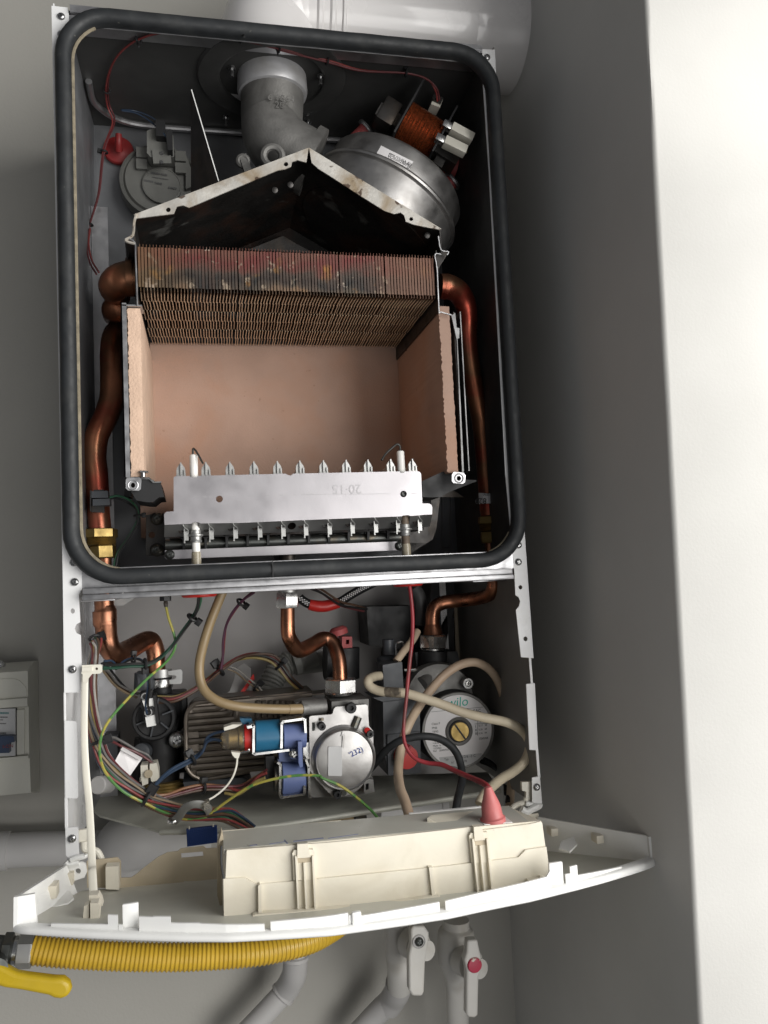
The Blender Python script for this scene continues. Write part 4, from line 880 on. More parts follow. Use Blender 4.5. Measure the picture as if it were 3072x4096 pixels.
# earth stud and its wire
t = thing('earth_stud', 'small steel earth stud with a black nut under the chamber floor', 'stud', at('L', 683, 150, .045))
obj('stud_head', MB().lathe([(.0046, .003), (.0054, .001), (.0054, -.001), (.004, -.003)], at('L', 683, 130, .045), (0, 0, 1), 20), K['chrome'], t)
obj('stud_nut', nut(at('L', 683, 172, .045), at('L', 683, 140, .045), .0056), K['black'], t)
obj('ring_terminal', MB().tube([at('L', 684, 172, .045), at('L', 685, 190, .045), at('L', 688, 212, .045)], [.0018, .0022, .0016], 10, 3), K['darkmetal'], t)
E_ = lambda L_: [at('L', *q) for q in L_]
bundle('earth_wire', 'long yellow and green earth wire looping from the floor stud along the left bundle', 'wire', E_([(686, 205, .045), (705, 290, .05), (740, 395, .055), (747, 480, .055), (690, 575, .045), (560, 690, .03), (420, 835, .015), (320, 950, .005), (262, 1055, 0), (247, 1180, 0), (285, 1310, .005), (400, 1435, .015), (560, 1520, .02), (700, 1585, .018), (830, 1622, .015), (940, 1610, .012), (1080, 1510, .01), (1240, 1405, .005), (1400, 1355, 0), (1560, 1330, -.002), (1700, 1332, -.004)]) + [at('M', *q) for q in ((330, 1192, -.006), (430, 1235, -.008), (520, 1300, -.012), (600, 1370, -.02), (650, 1430, -.03))], ['earth'], .0016, 0)
bundle('electrode_lead', 'green and black lead from the left pass-through down to the nylon clip', 'wire', E_([(910, 135, .035), (905, 200, .04), (870, 275, .045), (800, 370, .05), (720, 480, .05), (640, 555, .05), (560, 590, .045), (440, 600, .04), (340, 610, .03), (265, 610, .02)]), ['green', 'dgreen', 'black'], .0016, .0017, [(2.1, .0052), (6.1, .0048)])
bundle('sensor_lead', 'black and blue leads bunched beside the nylon clip on the left flange', 'wire', E_([(268, 580, .02), (320, 580, .03), (360, 615, .04), (400, 580, .05), (470, 555, .06), (530, 575, .06), (565, 640, .06), (572, 740, .06), (560, 850, .05), (568, 915, .045)]), ['dblue', 'black'], .0013, .0012, [(4, .004)])
bundle('sensor_lead', 'dark leads crossing behind the left copper pipe toward the diverter valve', 'wire', E_([(265, 600, .03), (300, 640, .06), (360, 715, .10), (430, 770, .13), (500, 800, .14)]), ['black', 'brown', 'tan', 'grey'], .0015, .0022)
# harness down the left side
hp_ = E_([(215, 420, .06), (225, 470, .055), (200, 580, .045), (190, 720, .04), (190, 860, .03), (210, 1000, .02), (240, 1110, .012), (270, 1210, .015), (340, 1310, .02), (440, 1400, .025), (560, 1480, .025), (680, 1540, .022), (820, 1580, .018), (960, 1585, .014), (1080, 1590, .008), (1170, 1640, .0), (1250, 1710, -.012)])
hcols = ['black', 'brown', 'orange', 'blue', 'green', 'red', 'grey', 'tan', 'dblue', 'grey', 'yellow', 'dred', 'pink', 'white', 'grey', 'brown', 'green', 'red']
bundle('wire_harness', 'thick bundle of coloured wires sweeping down the left side and over the shelf', 'wire harness', hp_, hcols, .0014, .0046, [(0, .005), (6, .0058), (10, .0068)], wob=.25)
bundle('sensor_wire', 'blue wire pair rising from the bundle across the ribbed plate to the pressure sensor cap', 'wire', E_([(575, 1465, .022), (620, 1390, .03), (720, 1300, .045), (860, 1225, .06), (930, 1165, .06), (950, 1110, .058), (1000, 1095, .055), (1055, 1100, .05)]), ['blue', 'dblue'], .0017, .0018, [(3, .0052)])
bundle('sensor_wire', 'dark blue wire curving over the ribbed plate to the top of the pressure sensor cap', 'wire', E_([(945, 1135, .06), (960, 1080, .058), (1010, 1050, .055), (1075, 1035, .05)]), ['dblue'], .0018, 0)
bundle('valve_lead', 'orange, black and red wires running along the shelf under the plate exchanger', 'wire', E_([(590, 1480, .025), (680, 1470, .03), (800, 1435, .04), (930, 1410, .05), (1060, 1410, .06), (1180, 1410, .06), (1280, 1350, .055), (1345, 1310, .05)]), ['orange', 'black', 'brown', 'dred'], .0016, .0024, [(3, .0052)])
bundle('valve_lead', 'bright red wire rising from the shelf to the lower blue solenoid', 'wire', E_([(1090, 1430, .06), (1170, 1445, .055), (1240, 1400, .05), (1300, 1350, .048), (1350, 1330, .045)]), ['red', 'yellow'], .0018, .0022)
bundle('sensor_wire', 'red and purple wire pair dropping from the floor to the middle harness', 'wire', E_([(1280, 105, .10), (1200, 165, .11), (1130, 250, .12), (1085, 340, .13), (1068, 440, .13), (1065, 540, .13), (1050, 620, .13)]), ['red', 'violet'], .0017, .0016, [(1.2, .0048)])
bundle('pump_harness', 'red, brown and yellow wires arching across the back wall behind the hose', 'wire harness', E_([(620, 825, .13), (740, 825, .13), (860, 770, .135), (960, 700, .14), (1045, 630, .14), (1150, 560, .15), (1260, 530, .15), (1370, 545, .15), (1440, 600, .15), (1510, 690, .15), (1585, 770, .14)]), ['dred', 'yellow', 'black', 'brown', 'red'], .0018, .0030, [(4, .0062), (8, .0055)])
bundle('pump_lead', 'brown and black wires crossing the braided hose to the black expansion housing', 'wire', [at('M', *q) for q in ((275, 135, .13), (330, 165, .14), (430, 225, .15), (500, 245, .16), (570, 262, .17))], ['brown', 'dred', 'black'], .0016, .002)
# beige condensate hose
t = thing('silicone_hose', 'beige silicone hose dropping from the chamber floor and turning right to the gas valve', 'hose', at('L', 1060, 120, .05))
obj('hose', MB().tube(E_([(1065, 105, .05), (1030, 190, .05), (975, 330, .05), (930, 480, .05), (908, 600, .05), (915, 700, .048), (950, 775, .045), (1030, 835, .042), (1150, 870, .042), (1300, 885, .045), (1450, 890, .05), (1560, 890, .055)]), [.0046] * 12, 20, 6), K['hosebeige'], t)
obj('hose_end', MB().rod(at('L', 1500, 891, .052), at('L', 1588, 888, .056), .0050, 20), K['hosebeige'], t)
# braided expansion hose with red sleeve
t = thing('braided_hose', 'black braided hose with white fleck and a red sleeve at the lowest point', 'hose', at('M', 330, 240, .15))
bp_ = [at('M', *q) for q in ((205, 195, .16), (240, 222, .16), (290, 238, .16), (350, 240, .16), (420, 222, .16), (480, 185, .165), (550, 145, .17), (620, 110, .17))]
obj('hose', MB().tube(bp_, .0052, 16, 6), K['black'], t)
mb = MB()       # braid flecks standing proud of the hose
for a in ((205, 205), (520, 170)):
    pass
P_ = [at('M', *q) for q in ((205, 196, .1545), (235, 218, .1545), (258, 232, .1545))]; Q_ = [at('M', *q) for q in ((430, 216, .1545), (480, 184, .1595), (540, 150, .164), (600, 120, .1645))]
for L_ in (P_, Q_):
    for A, B in zip(L_, L_[1:]):
        d = (B - A); n_ = max(2, int(d.length / .0028)); u_ = d.normalized(); w_ = Vector((-u_.z, 0, u_.x))
        for i in range(n_):
            for j in (-1, 0, 1):
                c = A + d * ((i + .5 * (j % 2)) / n_) + w_ * j * .0016 + Vector((0, abs(j) * .0005, 0)); mb.obox(c, (u_ + w_ * .5).normalized(), (0, 1, 0), (w_ - u_ * .5).normalized(), .0008, .0006, .0005)
o = obj('braid_fleck', mb, K['paper'], t, 0); o['kind'] = 'stuff'
obj('red_sleeve', MB().tube([at('M', *q) for q in ((258, 232, .16), (300, 241, .16), (350, 241, .16), (420, 223, .16))], [.0060, .0066, .0066, .0060], 18, 6), K['red'], t)
obj('hose', MB().tube([at('M', *q) for q in ((830, 130, .16), (865, 180, .165), (878, 260, .17), (870, 340, .175))], .0075, 14, 5), K['braid'], t)
# corrugated drain hose, at the back
def corrugated(mb, pts, r, dr, pitch, seg=20, sub=10, w=.5):
    P = [Vector(p) for p in pts]; Q = []
    for i in range(len(P) - 1):
        p1, p2 = P[i], P[i + 1]; p0 = P[i - 1] if i else p1 * 2 - p2; p3 = P[i + 2] if i + 2 < len(P) else p2 * 2 - p1
        for k in range(40):
            t_ = k / 40; Q.append(.5 * ((2 * p1) + (p2 - p0) * t_ + (2 * p0 - 5 * p1 + 4 * p2 - p3) * t_ * t_ + (3 * p1 - p0 - 3 * p2 + p3) * t_ ** 3))
    Q.append(P[-1]); out, rr_, s = [], [], 0; step = pitch / 6; acc = 0; prev = Q[0]; nxt = 0
    for q in Q[1:]:
        L_ = (q - prev).length
        while nxt <= acc + L_:
            c = math.cos(2 * math.pi * nxt / pitch); out.append(prev.lerp(q, (nxt - acc) / L_)); rr_.append(r + dr * max(-1, min(1, c * 1.5))); nxt += step
        acc += L_; prev = q
    return mb.tube(out, rr_, seg, 1)
t = thing('drain_hose', 'grey corrugated drain hose with a smooth cuff behind the plate exchanger', 'hose', at('L', 1450, 640, .2))
obj('hose', corrugated(MB(), E_([(1360, 800, .20), (1385, 720, .205), (1430, 640, .21), (1500, 585, .215), (1530, 575, .215)]), .0135, .0013, .0048), K['corr'], t)
obj('cuff', MB().lathe([(.0110, 0), (.0148, .001), (.0148, .009), (.0128, .011), (.0128, .03)], at('L', 1525, 590, .212), (.92, .1, .25), 28), K['corr'], t)
obj('pipe_stub', MB().rod(at('L', 1575, 590, .215), at('M', 360, 545, .23), .0125, 24), K['corr'], t)
t = thing('plastic_funnel', 'translucent pale flap with a red stripe beside the corrugated hose', 'funnel', at('L', 1180, 700, .19))
obj('flap', MB().plate([at('L', *q) for q in ((1050, 820, .17), (1110, 770, .18), (1140, 690, .195), (1150, 620, .21), (1205, 585, .215), (1250, 620, .205), (1255, 770, .185), (1160, 800, .175))], (0, .0012, 0)), K['pipew'], t)
obj('red_stripe', MB().hexa([at('L', 1268, 655, .178), at('L', 1275, 690, .178), at('L', 1195, 790, .165), at('L', 1160, 805, .165), at('L', 1268, 655, .179), at('L', 1275, 690, .179), at('L', 1195, 790, .166), at('L', 1160, 805, .166)]), K['red'], t)
bundle('sensor_wire', 'thin pale wire pair with a black tie crossing the translucent flap', 'wire', E_([(1100, 615, .17), (1160, 640, .17), (1220, 690, .165), (1290, 745, .16), (1330, 790, .155)]), ['white', 'tan'], .0012, .0014, [(3, .0045)])
# ---------------------------------------------------------------- diverter valve (left, black)
dv = thing('diverter_valve', 'black plastic diverter valve with a white motor plug at the lower left', 'valve', at('L', 640, 1100, .15))
y = .155
V3 = lambda a, b_, d=0: at('L', a, b_, y + d)
obj('valve_body', MB().rod(V3(640, 1390), V3(660, 780), .0215, 24).rod(V3(700, 1020), V3(760, 1030), .018, 20).rod(V3(655, 790), V3(655, 680), .0112, 24).rod(V3(540, 1390, .01), V3(560, 1080, .01), .013, 20)
    .box(V3(520, 0).x, V3(800, 0).x, y + .005, y + .05, V3(0 + 640, 1340).z, V3(640, 800).z, .004), K['black'], dv)
obj('valve_port', MB().lathe([(.0225, 0), (.0225, .012), (.021, .014), (.0185, .014), (.018, .009), (.009, .008), (0, .008)], V3(612, 945, -.018), (0, -1, .05), 36), K['black'], dv)
mb = MB()
for k in range(6):
    a = k * 1.047 + .3; c = V3(612, 945, -.030); d = Vector((math.cos(a), 0, math.sin(a))); mb.obox(c + d * .014, d, (0, 1, 0), (-d.z, 0, d.x), .006, .002, .0007)
obj('valve_rib', mb, K['grayp'], dv)
obj('spring_collar', MB().lathe([(.0122, 0), (.0124, .0005), (.0124, .008), (.0122, .0085)], V3(655, 745, -.004), (0, .05, 1), 28), K['chrome'], dv)
obj('spring_collar', MB().lathe([(.0120, 0), (.0120, .0085)], V3(650, 680, -.004), (0, .05, 1), 28)
    .plate([V3(690, 640, -.012), V3(785, 625, -.012), V3(796, 640, -.012), V3(794, 710, -.012), V3(785, 722, -.012), V3(690, 725, -.012), V3(690, 700, -.012), V3(745, 690, -.012), V3(757, 675, -.012), V3(745, 665, -.012), V3(690, 665, -.012)], (0, .0012, 0)), K['zincdark'], dv)
obj('dark_elbow', MB().rod(V3(540, 760, -.01), V3(545, 650, -.01), .0105, 20).rod(V3(505, 700, -.01), V3(560, 690, -.01), .010, 14), K['grayp'], dv)
yy = -.045
obj('motor_plug', MB().slab('L', [(528, 832), (600, 815), (612, 870), (600, 880), (545, 880)], y + yy, y + yy + .02).slab('L', [(548, 942), (622, 925), (620, 998), (560, 1010)], y + yy, y + yy + .02), K['bezel'], dv)
obj('plug_socket', MB().slab('L', [(510, 785), (590, 770), (600, 815), (528, 832)], y + yy, y + yy + .02).slab('L', [(540, 885), (600, 870), (615, 925), (548, 940)], y + yy - .003, y + yy + .02).slab('L', [(600, 800), (618, 800), (640, 980), (622, 990)], y + yy - .002, y + yy + .022).slab('L', [(515, 830), (530, 830), (565, 1020), (550, 1020)], y + yy + .004, y + yy + .022), K['black'], dv)
for a, b_ in ((548, 806), (570, 912)):
    obj('plug_pin', MB().ring(at('L', a, b_, y + yy - .004), (0, 1, 0), .0034, .0009, 14, 6), K['chrome'], dv)
obj('filling_knob', MB().lathe([(.0085, 0), (.0095, .004), (.009, .010), (.006, .012), (0, .012)], V3(545, 1170, -.02), (-.3, -1, .1), 24).box(V3(575, 0).x, V3(610, 0).x, y - .03, y - .026, V3(600, 1220).z, V3(600, 1205).z), K['grayp'], dv)
# terminal block and paper tag
t = thing('terminal_strip', 'white two way screw terminal strip standing beside the black valve', 'terminal', at('L', 575, 1390, .08))
obj('terminal_half', MB().slab('L', [(518, 1265), (565, 1260), (568, 1385), (530, 1400), (520, 1330)], .08, .098).slab('L', [(512, 1350), (525, 1345), (525, 1370), (514, 1375)], .084, .094), K['nylon'], t)
obj('terminal_half', MB().slab('L', [(578, 1255), (625, 1248), (638, 1300), (640, 1360), (590, 1375), (580, 1330)], .08, .098), K['nylon'], t)
obj('terminal_screw', MB().lathe([(.004, 0), (.004, .002), (0, .002)], at('L', 571, 1318, .079), (0, -1, 0), 14), K['tan'], t)
bundle('sensor_wire', 'dark violet wire arching behind the white paper tag to the terminal strip', 'wire', E_([(275, 1100, .05), (330, 1090, .07), (410, 1130, .08), (490, 1170, .085), (560, 1205, .086), (605, 1255, .088)]), ['grey', 'dred'], .0016, .0015)
t = thing('paper_tag', 'blank white paper tag folded over wires at the lower left', 'tag', at('L', 435, 1240, .055))
obj('tag_leaf', MB().plate([at('L', *q) for q in ((398, 1142, .06), (530, 1215, .06), (450, 1330, .05), (435, 1330, .05), (348, 1235, .055))], (0, .0004, 0)), K['paper'], t)
obj('tag_fold', MB().hexa([at('L', 398, 1140, .06), at('L', 530, 1213, .06), at('L', 516, 1232, .054), at('L', 385, 1160, .055), at('L', 398, 1140, .0605), at('L', 530, 1213, .0605), at('L', 516, 1232, .0545), at('L', 385, 1160, .0555)]), K['paper'], t)
obj('dark_housing', MB().slab('L', [(270, 1070), (365, 1065), (365, 1240), (330, 1330), (270, 1340)], .17, .20), K['grayp'], sfo)
t = tag(obj('drain_stub', MB().rod(at('L', 232, 1395, .10), at('L', 305, 1388, .12), .0088, 20, .001), K['pipew']), 'short pale plastic stub above the left of the shelf', 'stub')
# ---------------------------------------------------------------- plate heat exchanger
pe = thing('plate_exchanger', 'ribbed steel plate heat exchanger behind the gas valve', 'heat exchanger', at('Z', 1200, 1700, .12))
y = .115
q = lambda a, b_: (a, b_)
fr = [(690, 930), (700, 800), (740, 700), (820, 630), (930, 600), (1659, 520), (2600, 430), (2600, 1560), (1659, 1640), (1000, 1760), (880, 1745), (780, 1690), (720, 1610), (700, 1530)]
obj('plate_pack', MB().slab('Z', fr, y, y + .05), K['plateex'], pe)
obj('plate_edge', MB().tube([at('Z', a, b_, y) for a, b_ in fr[:6] + fr[8:] + fr[:1]][0:6], .0022, 8, 4).tube([at('Z', a, b_, y) for a, b_ in fr[8:] + fr[:2]], .0022, 8, 4), K['plateex'], pe)
mb = None
for i, b_ in enumerate((715, 815, 910, 1005, 1085, 1195, 1280, 1400, 1490, 1580, 1670)):
    a0 = 730 if i not in (4, 6) else 890
    if i == 0: a0 = 800
    if i >= 9: a0 = 770 + (i - 9) * 90
    a1 = 1170 if i == 0 else 1290 if i == 1 else 1390 if i == 2 else 2300
    dv_ = (a1 - a0) * .085
    pts = [at('Z', a0, b_, y - .0004), at('Z', (a0 + a1) / 2, b_ - dv_ / 2, y - .0004), at('Z', a1, b_ - dv_, y - .0004)]
    if i < 3: pts += [at('Z', a1 + 55, b_ - dv_ - 60, y - .0004), at('Z', a1 + 60, 560, y - .0004)]
    obj('rib', MB().tube(pts, .0034, 8, 4, flat=(1, .8)), K['plateex'], pe)
for i in range(7):
    u = 1030 + i * 24.5; obj('rib', MB().tube([at('F', u, 2802, y - .0004), at('F', u + 1, 2870, y - .0004)], .0028, 8, 1), K['plateex'], pe)
obj('top_rail', MB().hexa([at('L', 1060, 838, .10), at('L', 1660, 785, .10), at('L', 1660, 770, .14), at('L', 1060, 820, .14), at('L', 1060, 850, .10), at('L', 1660, 797, .10), at('L', 1660, 782, .14), at('L', 1060, 832, .14)]).hexa([at('M', 0, 755, .10), at('M', 360, 720, .10), at('M', 360, 700, .14), at('M', 0, 740, .14), at('M', 0, 762, .10), at('M', 360, 727, .10), at('M', 360, 707, .14), at('M', 0, 747, .14)]), K['plateex'], pe)
obj('side_flange', MB().slab('Z', [(520, 1050), (600, 1040), (680, 960), (700, 1000), (700, 1260), (640, 1270), (560, 1260), (490, 1230), (480, 1130)], y + .012, y + .016), K['darkmetal'], pe)
screw(at('Z', 560, 1160, y + .011), .0088, pe, m='screw')
obj('flow_duct', MB().slab('L', [(800, 1375), (1200, 1345), (1260, 1380), (1180, 1410), (810, 1410)], .115, .16), K['grayp'], pe)
tag(obj('brass_fitting', MB().lathe([(.021 + .001 * (i % 2), .0016 * i) for i in range(9)], at('L', 680, 1455, .14), (0, .1, 1), 24), K['brass']), 'threaded brass fitting on the shelf beside the black valve', 'fitting')
# ---------------------------------------------------------------- gas valve
gv = thing('gas_valve', 'silver gas valve with a round domed cap and blue solenoid coils', 'gas valve', at('V', 1300, 930, .06))
y = .045
obj('face_plate', MB().slab('V', [(938, 640), (932, 60), (940, 45), (960, 38), (1175, 22), (1192, 10), (1205, -40), (1225, -62), (1560, -88), (1578, -75), (1592, 150), (1640, 205), (1642, 600), (1610, 700), (1480, 850), (1400, 905), (1240, 942), (1195, 940), (1010, 740)], y, y + .004), K['alu'], gv)
obj('valve_block', MB().slab('V', [(945, 640), (1600, 640), (1640, 740), (1640, 880), (1400, 930), (950, 940), (940, 900)], y + .012, y + .05).slab('V', [(950, 60), (1580, 30), (1640, 640), (945, 640)], y + .0045, y + .05).slab('V', [(1180, -120), (1590, -150), (1590, 20), (1180, 20)], y + .006, y + .055), K['cast'], gv)
obj('side_lug', MB().slab('V', [(1540, 760), (1600, 735), (1640, 745), (1652, 880), (1555, 900), (1540, 880)], y - .001, y + .02, [[(1520 + 20 + 15, 790), (1590, 780), (1590, 850), (1555, 860)]]), K['zincdark'], gv)
c = at('V', 1312, 500, y - .0002); Rv = 334 * .36166 * mpp(y)
obj('domed_cap', MB().lathe([(Rv * 1.06, 0), (Rv * 1.06, .0018), (Rv, .003), (Rv * .985, .0075), (Rv * .95, .0095), (Rv * .91, .0085), (Rv * .86, .0088), (Rv * .4, .0098), (0, .010)], c, (0, -1, 0), 64), K['alu'], gv)
cf = c + Vector((0, -.0104, 0))
lb = obj('cap_label', MB().slab('V', [(1150, 378), (1285, 374), (1294, 384), (1294, 695), (1285, 704), (1145, 700), (1140, 690), (1142, 388)], cf.y, cf.y + .001), K['graypaper'], gv, label='blank grey adhesive label')
text('pen_mark', "'232)", at('V', 1385, 500, cf.y - .0003), (.95, 0, .34), (-.34, 0, .95), .0075, K['inkblue'], gv)
mb = MB().tube([at('V', 1300, 390, cf.y + .0005), at('V', 1310, 240, cf.y + .0005)], .0011, 6, 1).plate([at('V', 1300, 210, cf.y), at('V', 1322, 262, cf.y), at('V', 1285, 262, cf.y)], (0, .0012, 0))
obj('cast_arrow', mb, K['alu'], gv)
for a, b_, r_ in ((1068, 150, 44), (1600, 232, 42), (1240, 902, 44), (1212, -38 + 0, 0)):
    if r_:
        p = at('V', a, b_, y - .004); rr_ = r_ * .36166 * mpp(y)
        obj('cap_screw', MB().lathe([(rr_, -.004), (rr_, .003), (rr_ * .9, .0042), (rr_ * .45, .0042), (rr_ * .4, .001), (0, .001)], p, (0, -1, 0), 24), K['black'], gv)
p = at('M', 488, 803, y - .004); obj('cap_screw', MB().lathe([(.0054, -.004), (.0054, .003), (.0048, .0042), (.0024, .0042), (.0022, .001), (0, .001)], p, (0, -1, 0), 24), K['black'], gv)
obj('seal_paint', MB().lathe([(.0032, 0), (.0028, .002), (0, .0025)], at('V', 1575, 200, y - .004), (-.4, -1, .5), 14), K['red'], gv)
obj('cast_slot', MB().tube([at('V', 1475, 50, y - .0008), at('V', 1430, 170, y - .0022)], .0040, 10, 1).tube([at('V', 980, 110, y - .0003), at('V', 982, 200, y - .0003)], .0015, 8, 1).tube([at('V', 1064, 60, y - .0003), at('V', 1064, 88, y - .0003)], .0026, 8, 1), K['gun'], gv)
obj('small_plug', MB().lathe([(.0028, 0), (.0026, .0015), (0, .0015)], at('V', 1315, 888, y - .0005), (0, -1, 0), 14), K['gun'], gv)
obj('inlet_tube', MB().rod(at('L', 1585, 888, .056), at('L', 1650, 880, .06), .006, 16).slab('L', [(1545, 850), (1600, 830), (1690, 825), (1690, 905), (1640, 915), (1620, 870)], .062, .08).rod(at('M', 215, 805, .06), at('M', 350, 795, .062), .0078, 16), K['cast'], gv)
# solenoids
ys = .055
def cyl(name, a0, a1, b0, b1, y_, m, parent=gv, cap=None):
    p, q_ = at('V', a0, (b0 + b1) / 2, y_), at('V', a1, (b0 + b1) / 2 - (a1 - a0) * .06, y_); r_ = (b1 - b0) / 2 * .36166 * mpp(y_ - .015)
    d = q_ - p
    return obj(name, MB().lathe([(r_ * .95, 0), (r_, d.length * .03), (r_, d.length * .97), (r_ * .95, d.length)], p, d, 36), K[m], parent)
cyl('coil_sleeve', 330, 625, 95, 435, ys, 'teal'); cyl('coil_sleeve', 640, 890, 130, 400, ys, 'blue'); cyl('coil_sleeve', 625, 880, 560, 905, ys, 'blue'); cyl('coil_end', 540, 620, 570, 870, ys, 'gun')
yb_ = ys - .0165
def frame(pts): return obj('coil_frame', MB().tube([at('V', a, b_, yb_) for a, b_ in pts], .0016, 8, 1, flat=(1, 1)), K['chrome'], gv)
def strap(pts, w=.022):
    mb = MB(); P = [at('V', a, b_, yb_) for a, b_ in pts]
    for i in range(len(P) - 1):
        d = (P[i + 1] - P[i]).normalized(); nrm = Vector((-d.z, 0, d.x)) * .0011
        mb.hexa([P[i] - nrm - d * .001, P[i + 1] - nrm + d * .001, P[i + 1] + nrm + d * .001, P[i] + nrm - d * .001] + [v + Vector((0, w, 0)) for v in (P[i] - nrm - d * .001, P[i + 1] - nrm + d * .001, P[i + 1] + nrm + d * .001, P[i] + nrm - d * .001)])
    return obj('coil_frame', mb, K['chrome'], gv)
strap([(282, 148), (308, 142), (318, 160), (316, 450), (335, 462), (700, 418)]); strap([(625, 385), (628, 125), (645, 102), (860, 72), (885, 82), (892, 215)]); strap([(590, 560), (612, 580), (608, 920), (625, 942), (865, 908), (880, 895), (880, 820)]); strap([(900, 530), (925, 600), (935, 925), (950, 938)], .03)
obj('coil_bridge', MB().slab('V', [(808, 325), (852, 322), (862, 600), (830, 608), (815, 560)], ys - .020, ys - .004).slab('V', [(860, 250), (905, 215), (905, 300), (860, 320)], ys - .012, ys + .01).slab('V', [(595, 430), (810, 400), (810, 560), (600, 540)], ys + .002, ys + .02), K['blue'], gv)
obj('side_block', MB().slab('V', [(865, 340), (935, 330), (935, 515), (868, 515)], ys - .005, ys + .02), K['chrome'], gv)
screw(at('V', 765, 455, ys - .006), .0058, gv, m='chrome')
obj('coil_plug', MB().slab('V', [(450, 485), (545, 480), (550, 720), (460, 745)], ys, ys + .025), K['black'], gv)
obj('teal_clip', MB().slab('V', [(165, 65), (295, 68), (300, 145), (215, 140), (180, 110)], ys + .004, ys + .016), K['teal'], gv)
# pressure tapping cap with its red ring
p0, p1 = at('V', 300, 275, ys), at('V', -60, 300, ys); dd = p1 - p0; L_ = dd.length
obj('red_ring', MB().lathe([(.0122, 0), (.0128, L_ * .02), (.0128, L_ * .24), (.012, L_ * .26)], p0, dd, 40), K['red'], gv)
obj('clear_cap', MB().lathe([(.0122, L_ * .26), (.0126, L_ * .34), (.0118, L_ * .40), (.0100, L_ * .55), (.0104, L_ * .75), (.0094, L_ * .90), (.006, L_ * .98), (0, L_)], p0, dd, 32), K['clear'], gv)
obj('brass_core', MB().lathe([(.0095, L_ * .28), (.0098, L_ * .40), (.0075, L_ * .44), (.0075, L_ * .72), (.0045, L_ * .78), (.003, L_ * .9), (0, L_ * .9)], p0, dd, 28), K['brass'], gv)
obj('tapping_arm', MB().slab('Z', [(1265, 980), (1400, 935), (1540, 935), (1430, 990), (1270, 1030)], ys - .010, ys + .004), K['nylon'], gv)
obj('spring_clip', MB().tube([at('V', 110, 455, ys - .016), at('V', 250, 432, ys - .016), at('V', 258, 405, ys - .016)], .0017, 8, 2).slab('V', [(240, 150), (295, 140), (300, 170), (250, 180)], ys - .020, ys - .014), K['chrome'], gv)
t = thing('nylon_tie', 'white nylon cable tie hanging from the pressure cap down to the wire bundle', 'cable tie', at('L', 1155, 1190, .035))
obj('tie_strap', MB().tube(E_([(1160, 1205, .036), (1155, 1265, .036), (1130, 1340, .033), (1080, 1410, .03), (1000, 1475, .022), (910, 1515, .016)]), .0009, 8, 6, flat=(1, .5)), K['nylon'], t)
obj('tie_head', MB().slab('L', [(1120, 1175), (1180, 1180), (1170, 1215), (1145, 1215), (1128, 1195)], .032, .040), K['nylon'], t)
# ---------------------------------------------------------------- pump
pm = thing('circulation_pump', 'circulation pump with a round printed face plate and a grey terminal box', 'pump', at('X', 900, 1400, .12))
y = .095
c = at('X', 908, 1000, y); Rp = 368 * .42194 * mpp(y)
obj('motor_body', MB().lathe([(Rp * 1.02, .05), (Rp * 1.02, .006), (Rp * 1.0, .002)], c, (0, 1, 0), 64), K['black'], pm)
obj('face_rim', MB().lathe([(Rp * 1.0, .004), (Rp * 1.0, .0), (Rp * .985, -.001), (Rp * .93, -.001), (Rp * .925, .0006), (0, .0006)], c, (0, 1, 0), 64), K['cast'], pm)
fp_ = obj('face_label', MB().lathe([(Rp * .925, -.0003), (Rp * .92, -.0008), (Rp * .31, -.0008), (Rp * .31, .0003)], c, (0, 1, 0), 64), K['paper'], pm, label='white round label with printed data')
yt = c.y - .0011
T_ = lambda s, a, b_, h, m='inkgrey', al='LEFT', sh=0: text('label_print', s, at('X', a, b_, yt), (1, 0, .015), (0, 0, 1), h * .42194 * mpp(y), K[m], fp_, .00005, al, sh)
T_('wilo', 800, 782, 128, 'inkgreen', sh=.12)
for s, a, b_, h in (('Class F', 655, 950, 30), ('PN6', 658, 988, 30), ('TF95', 662, 1025, 30), ('IP44', 662, 1060, 28), ('~230V', 665, 1130, 32), ('Made  in  E', 668, 1156, 24), ('1525862', 672, 1180, 23), ('Ref    20490956', 672, 1205, 24), ('Typ', 775, 1285, 30), ('N°', 842, 1315, 26), ('A     W', 1112, 926, 24), ('0,17   38', 1102, 964, 24), ('0,26   68', 1102, 1000, 24), ('0,36   84', 1102, 1036, 24), ('15W44', 1102, 1090, 32)):
    T_(s, a, b_, h)
for s, a, b_, h in (('12/6 -3 C', 945, 1264, 36), ('678', 945, 1304, 32), ('I', 1068, 974, 36), ('II', 1068, 1008, 34), ('III', 1068, 1042, 34), ('EAC', 1052, 830, 42)):
    T_(s, a, b_, h, 'ink')
mb = MB()
for (a0, b0), (a1, b1) in (((650, 824), (1142, 778)), ((1092, 905), (1092, 1050)), ((1062, 938), (1200, 932))):
    p, q_ = at('X', a0, b0, yt), at('X', a1, b1, yt); mb.obox((p + q_) / 2, (q_ - p).normalized(), (0, 1, 0), Vector((-(q_ - p).z, 0, (q_ - p).x)).normalized(), (q_ - p).length / 2, .00005, .00018)
obj('label_line', mb, K['inkgrey'], fp_, 0)
obj('print_panel', MB().slab('X', [(725, 1255), (1130, 1215), (1132, 1260), (1020, 1330), (900, 1345), (790, 1325), (740, 1300)], yt + .0002, yt + .0005), K['graypaper'], fp_)
cc_ = at('X', 912, 1005, y)
obj('vent_ring', MB().lathe([(Rp * .37, -.0008), (Rp * .37, -.0022), (Rp * .345, -.003), (Rp * .30, -.002), (Rp * .27, -.0015), (0, -.0012)], cc_, (0, 1, 0), 48), K['cast'], pm)
obj('vent_gap', MB().ring(cc_ + Vector((0, -.002, 0)), (0, 1, 0), Rp * .262, .0012, 40, 6), K['black'], pm)
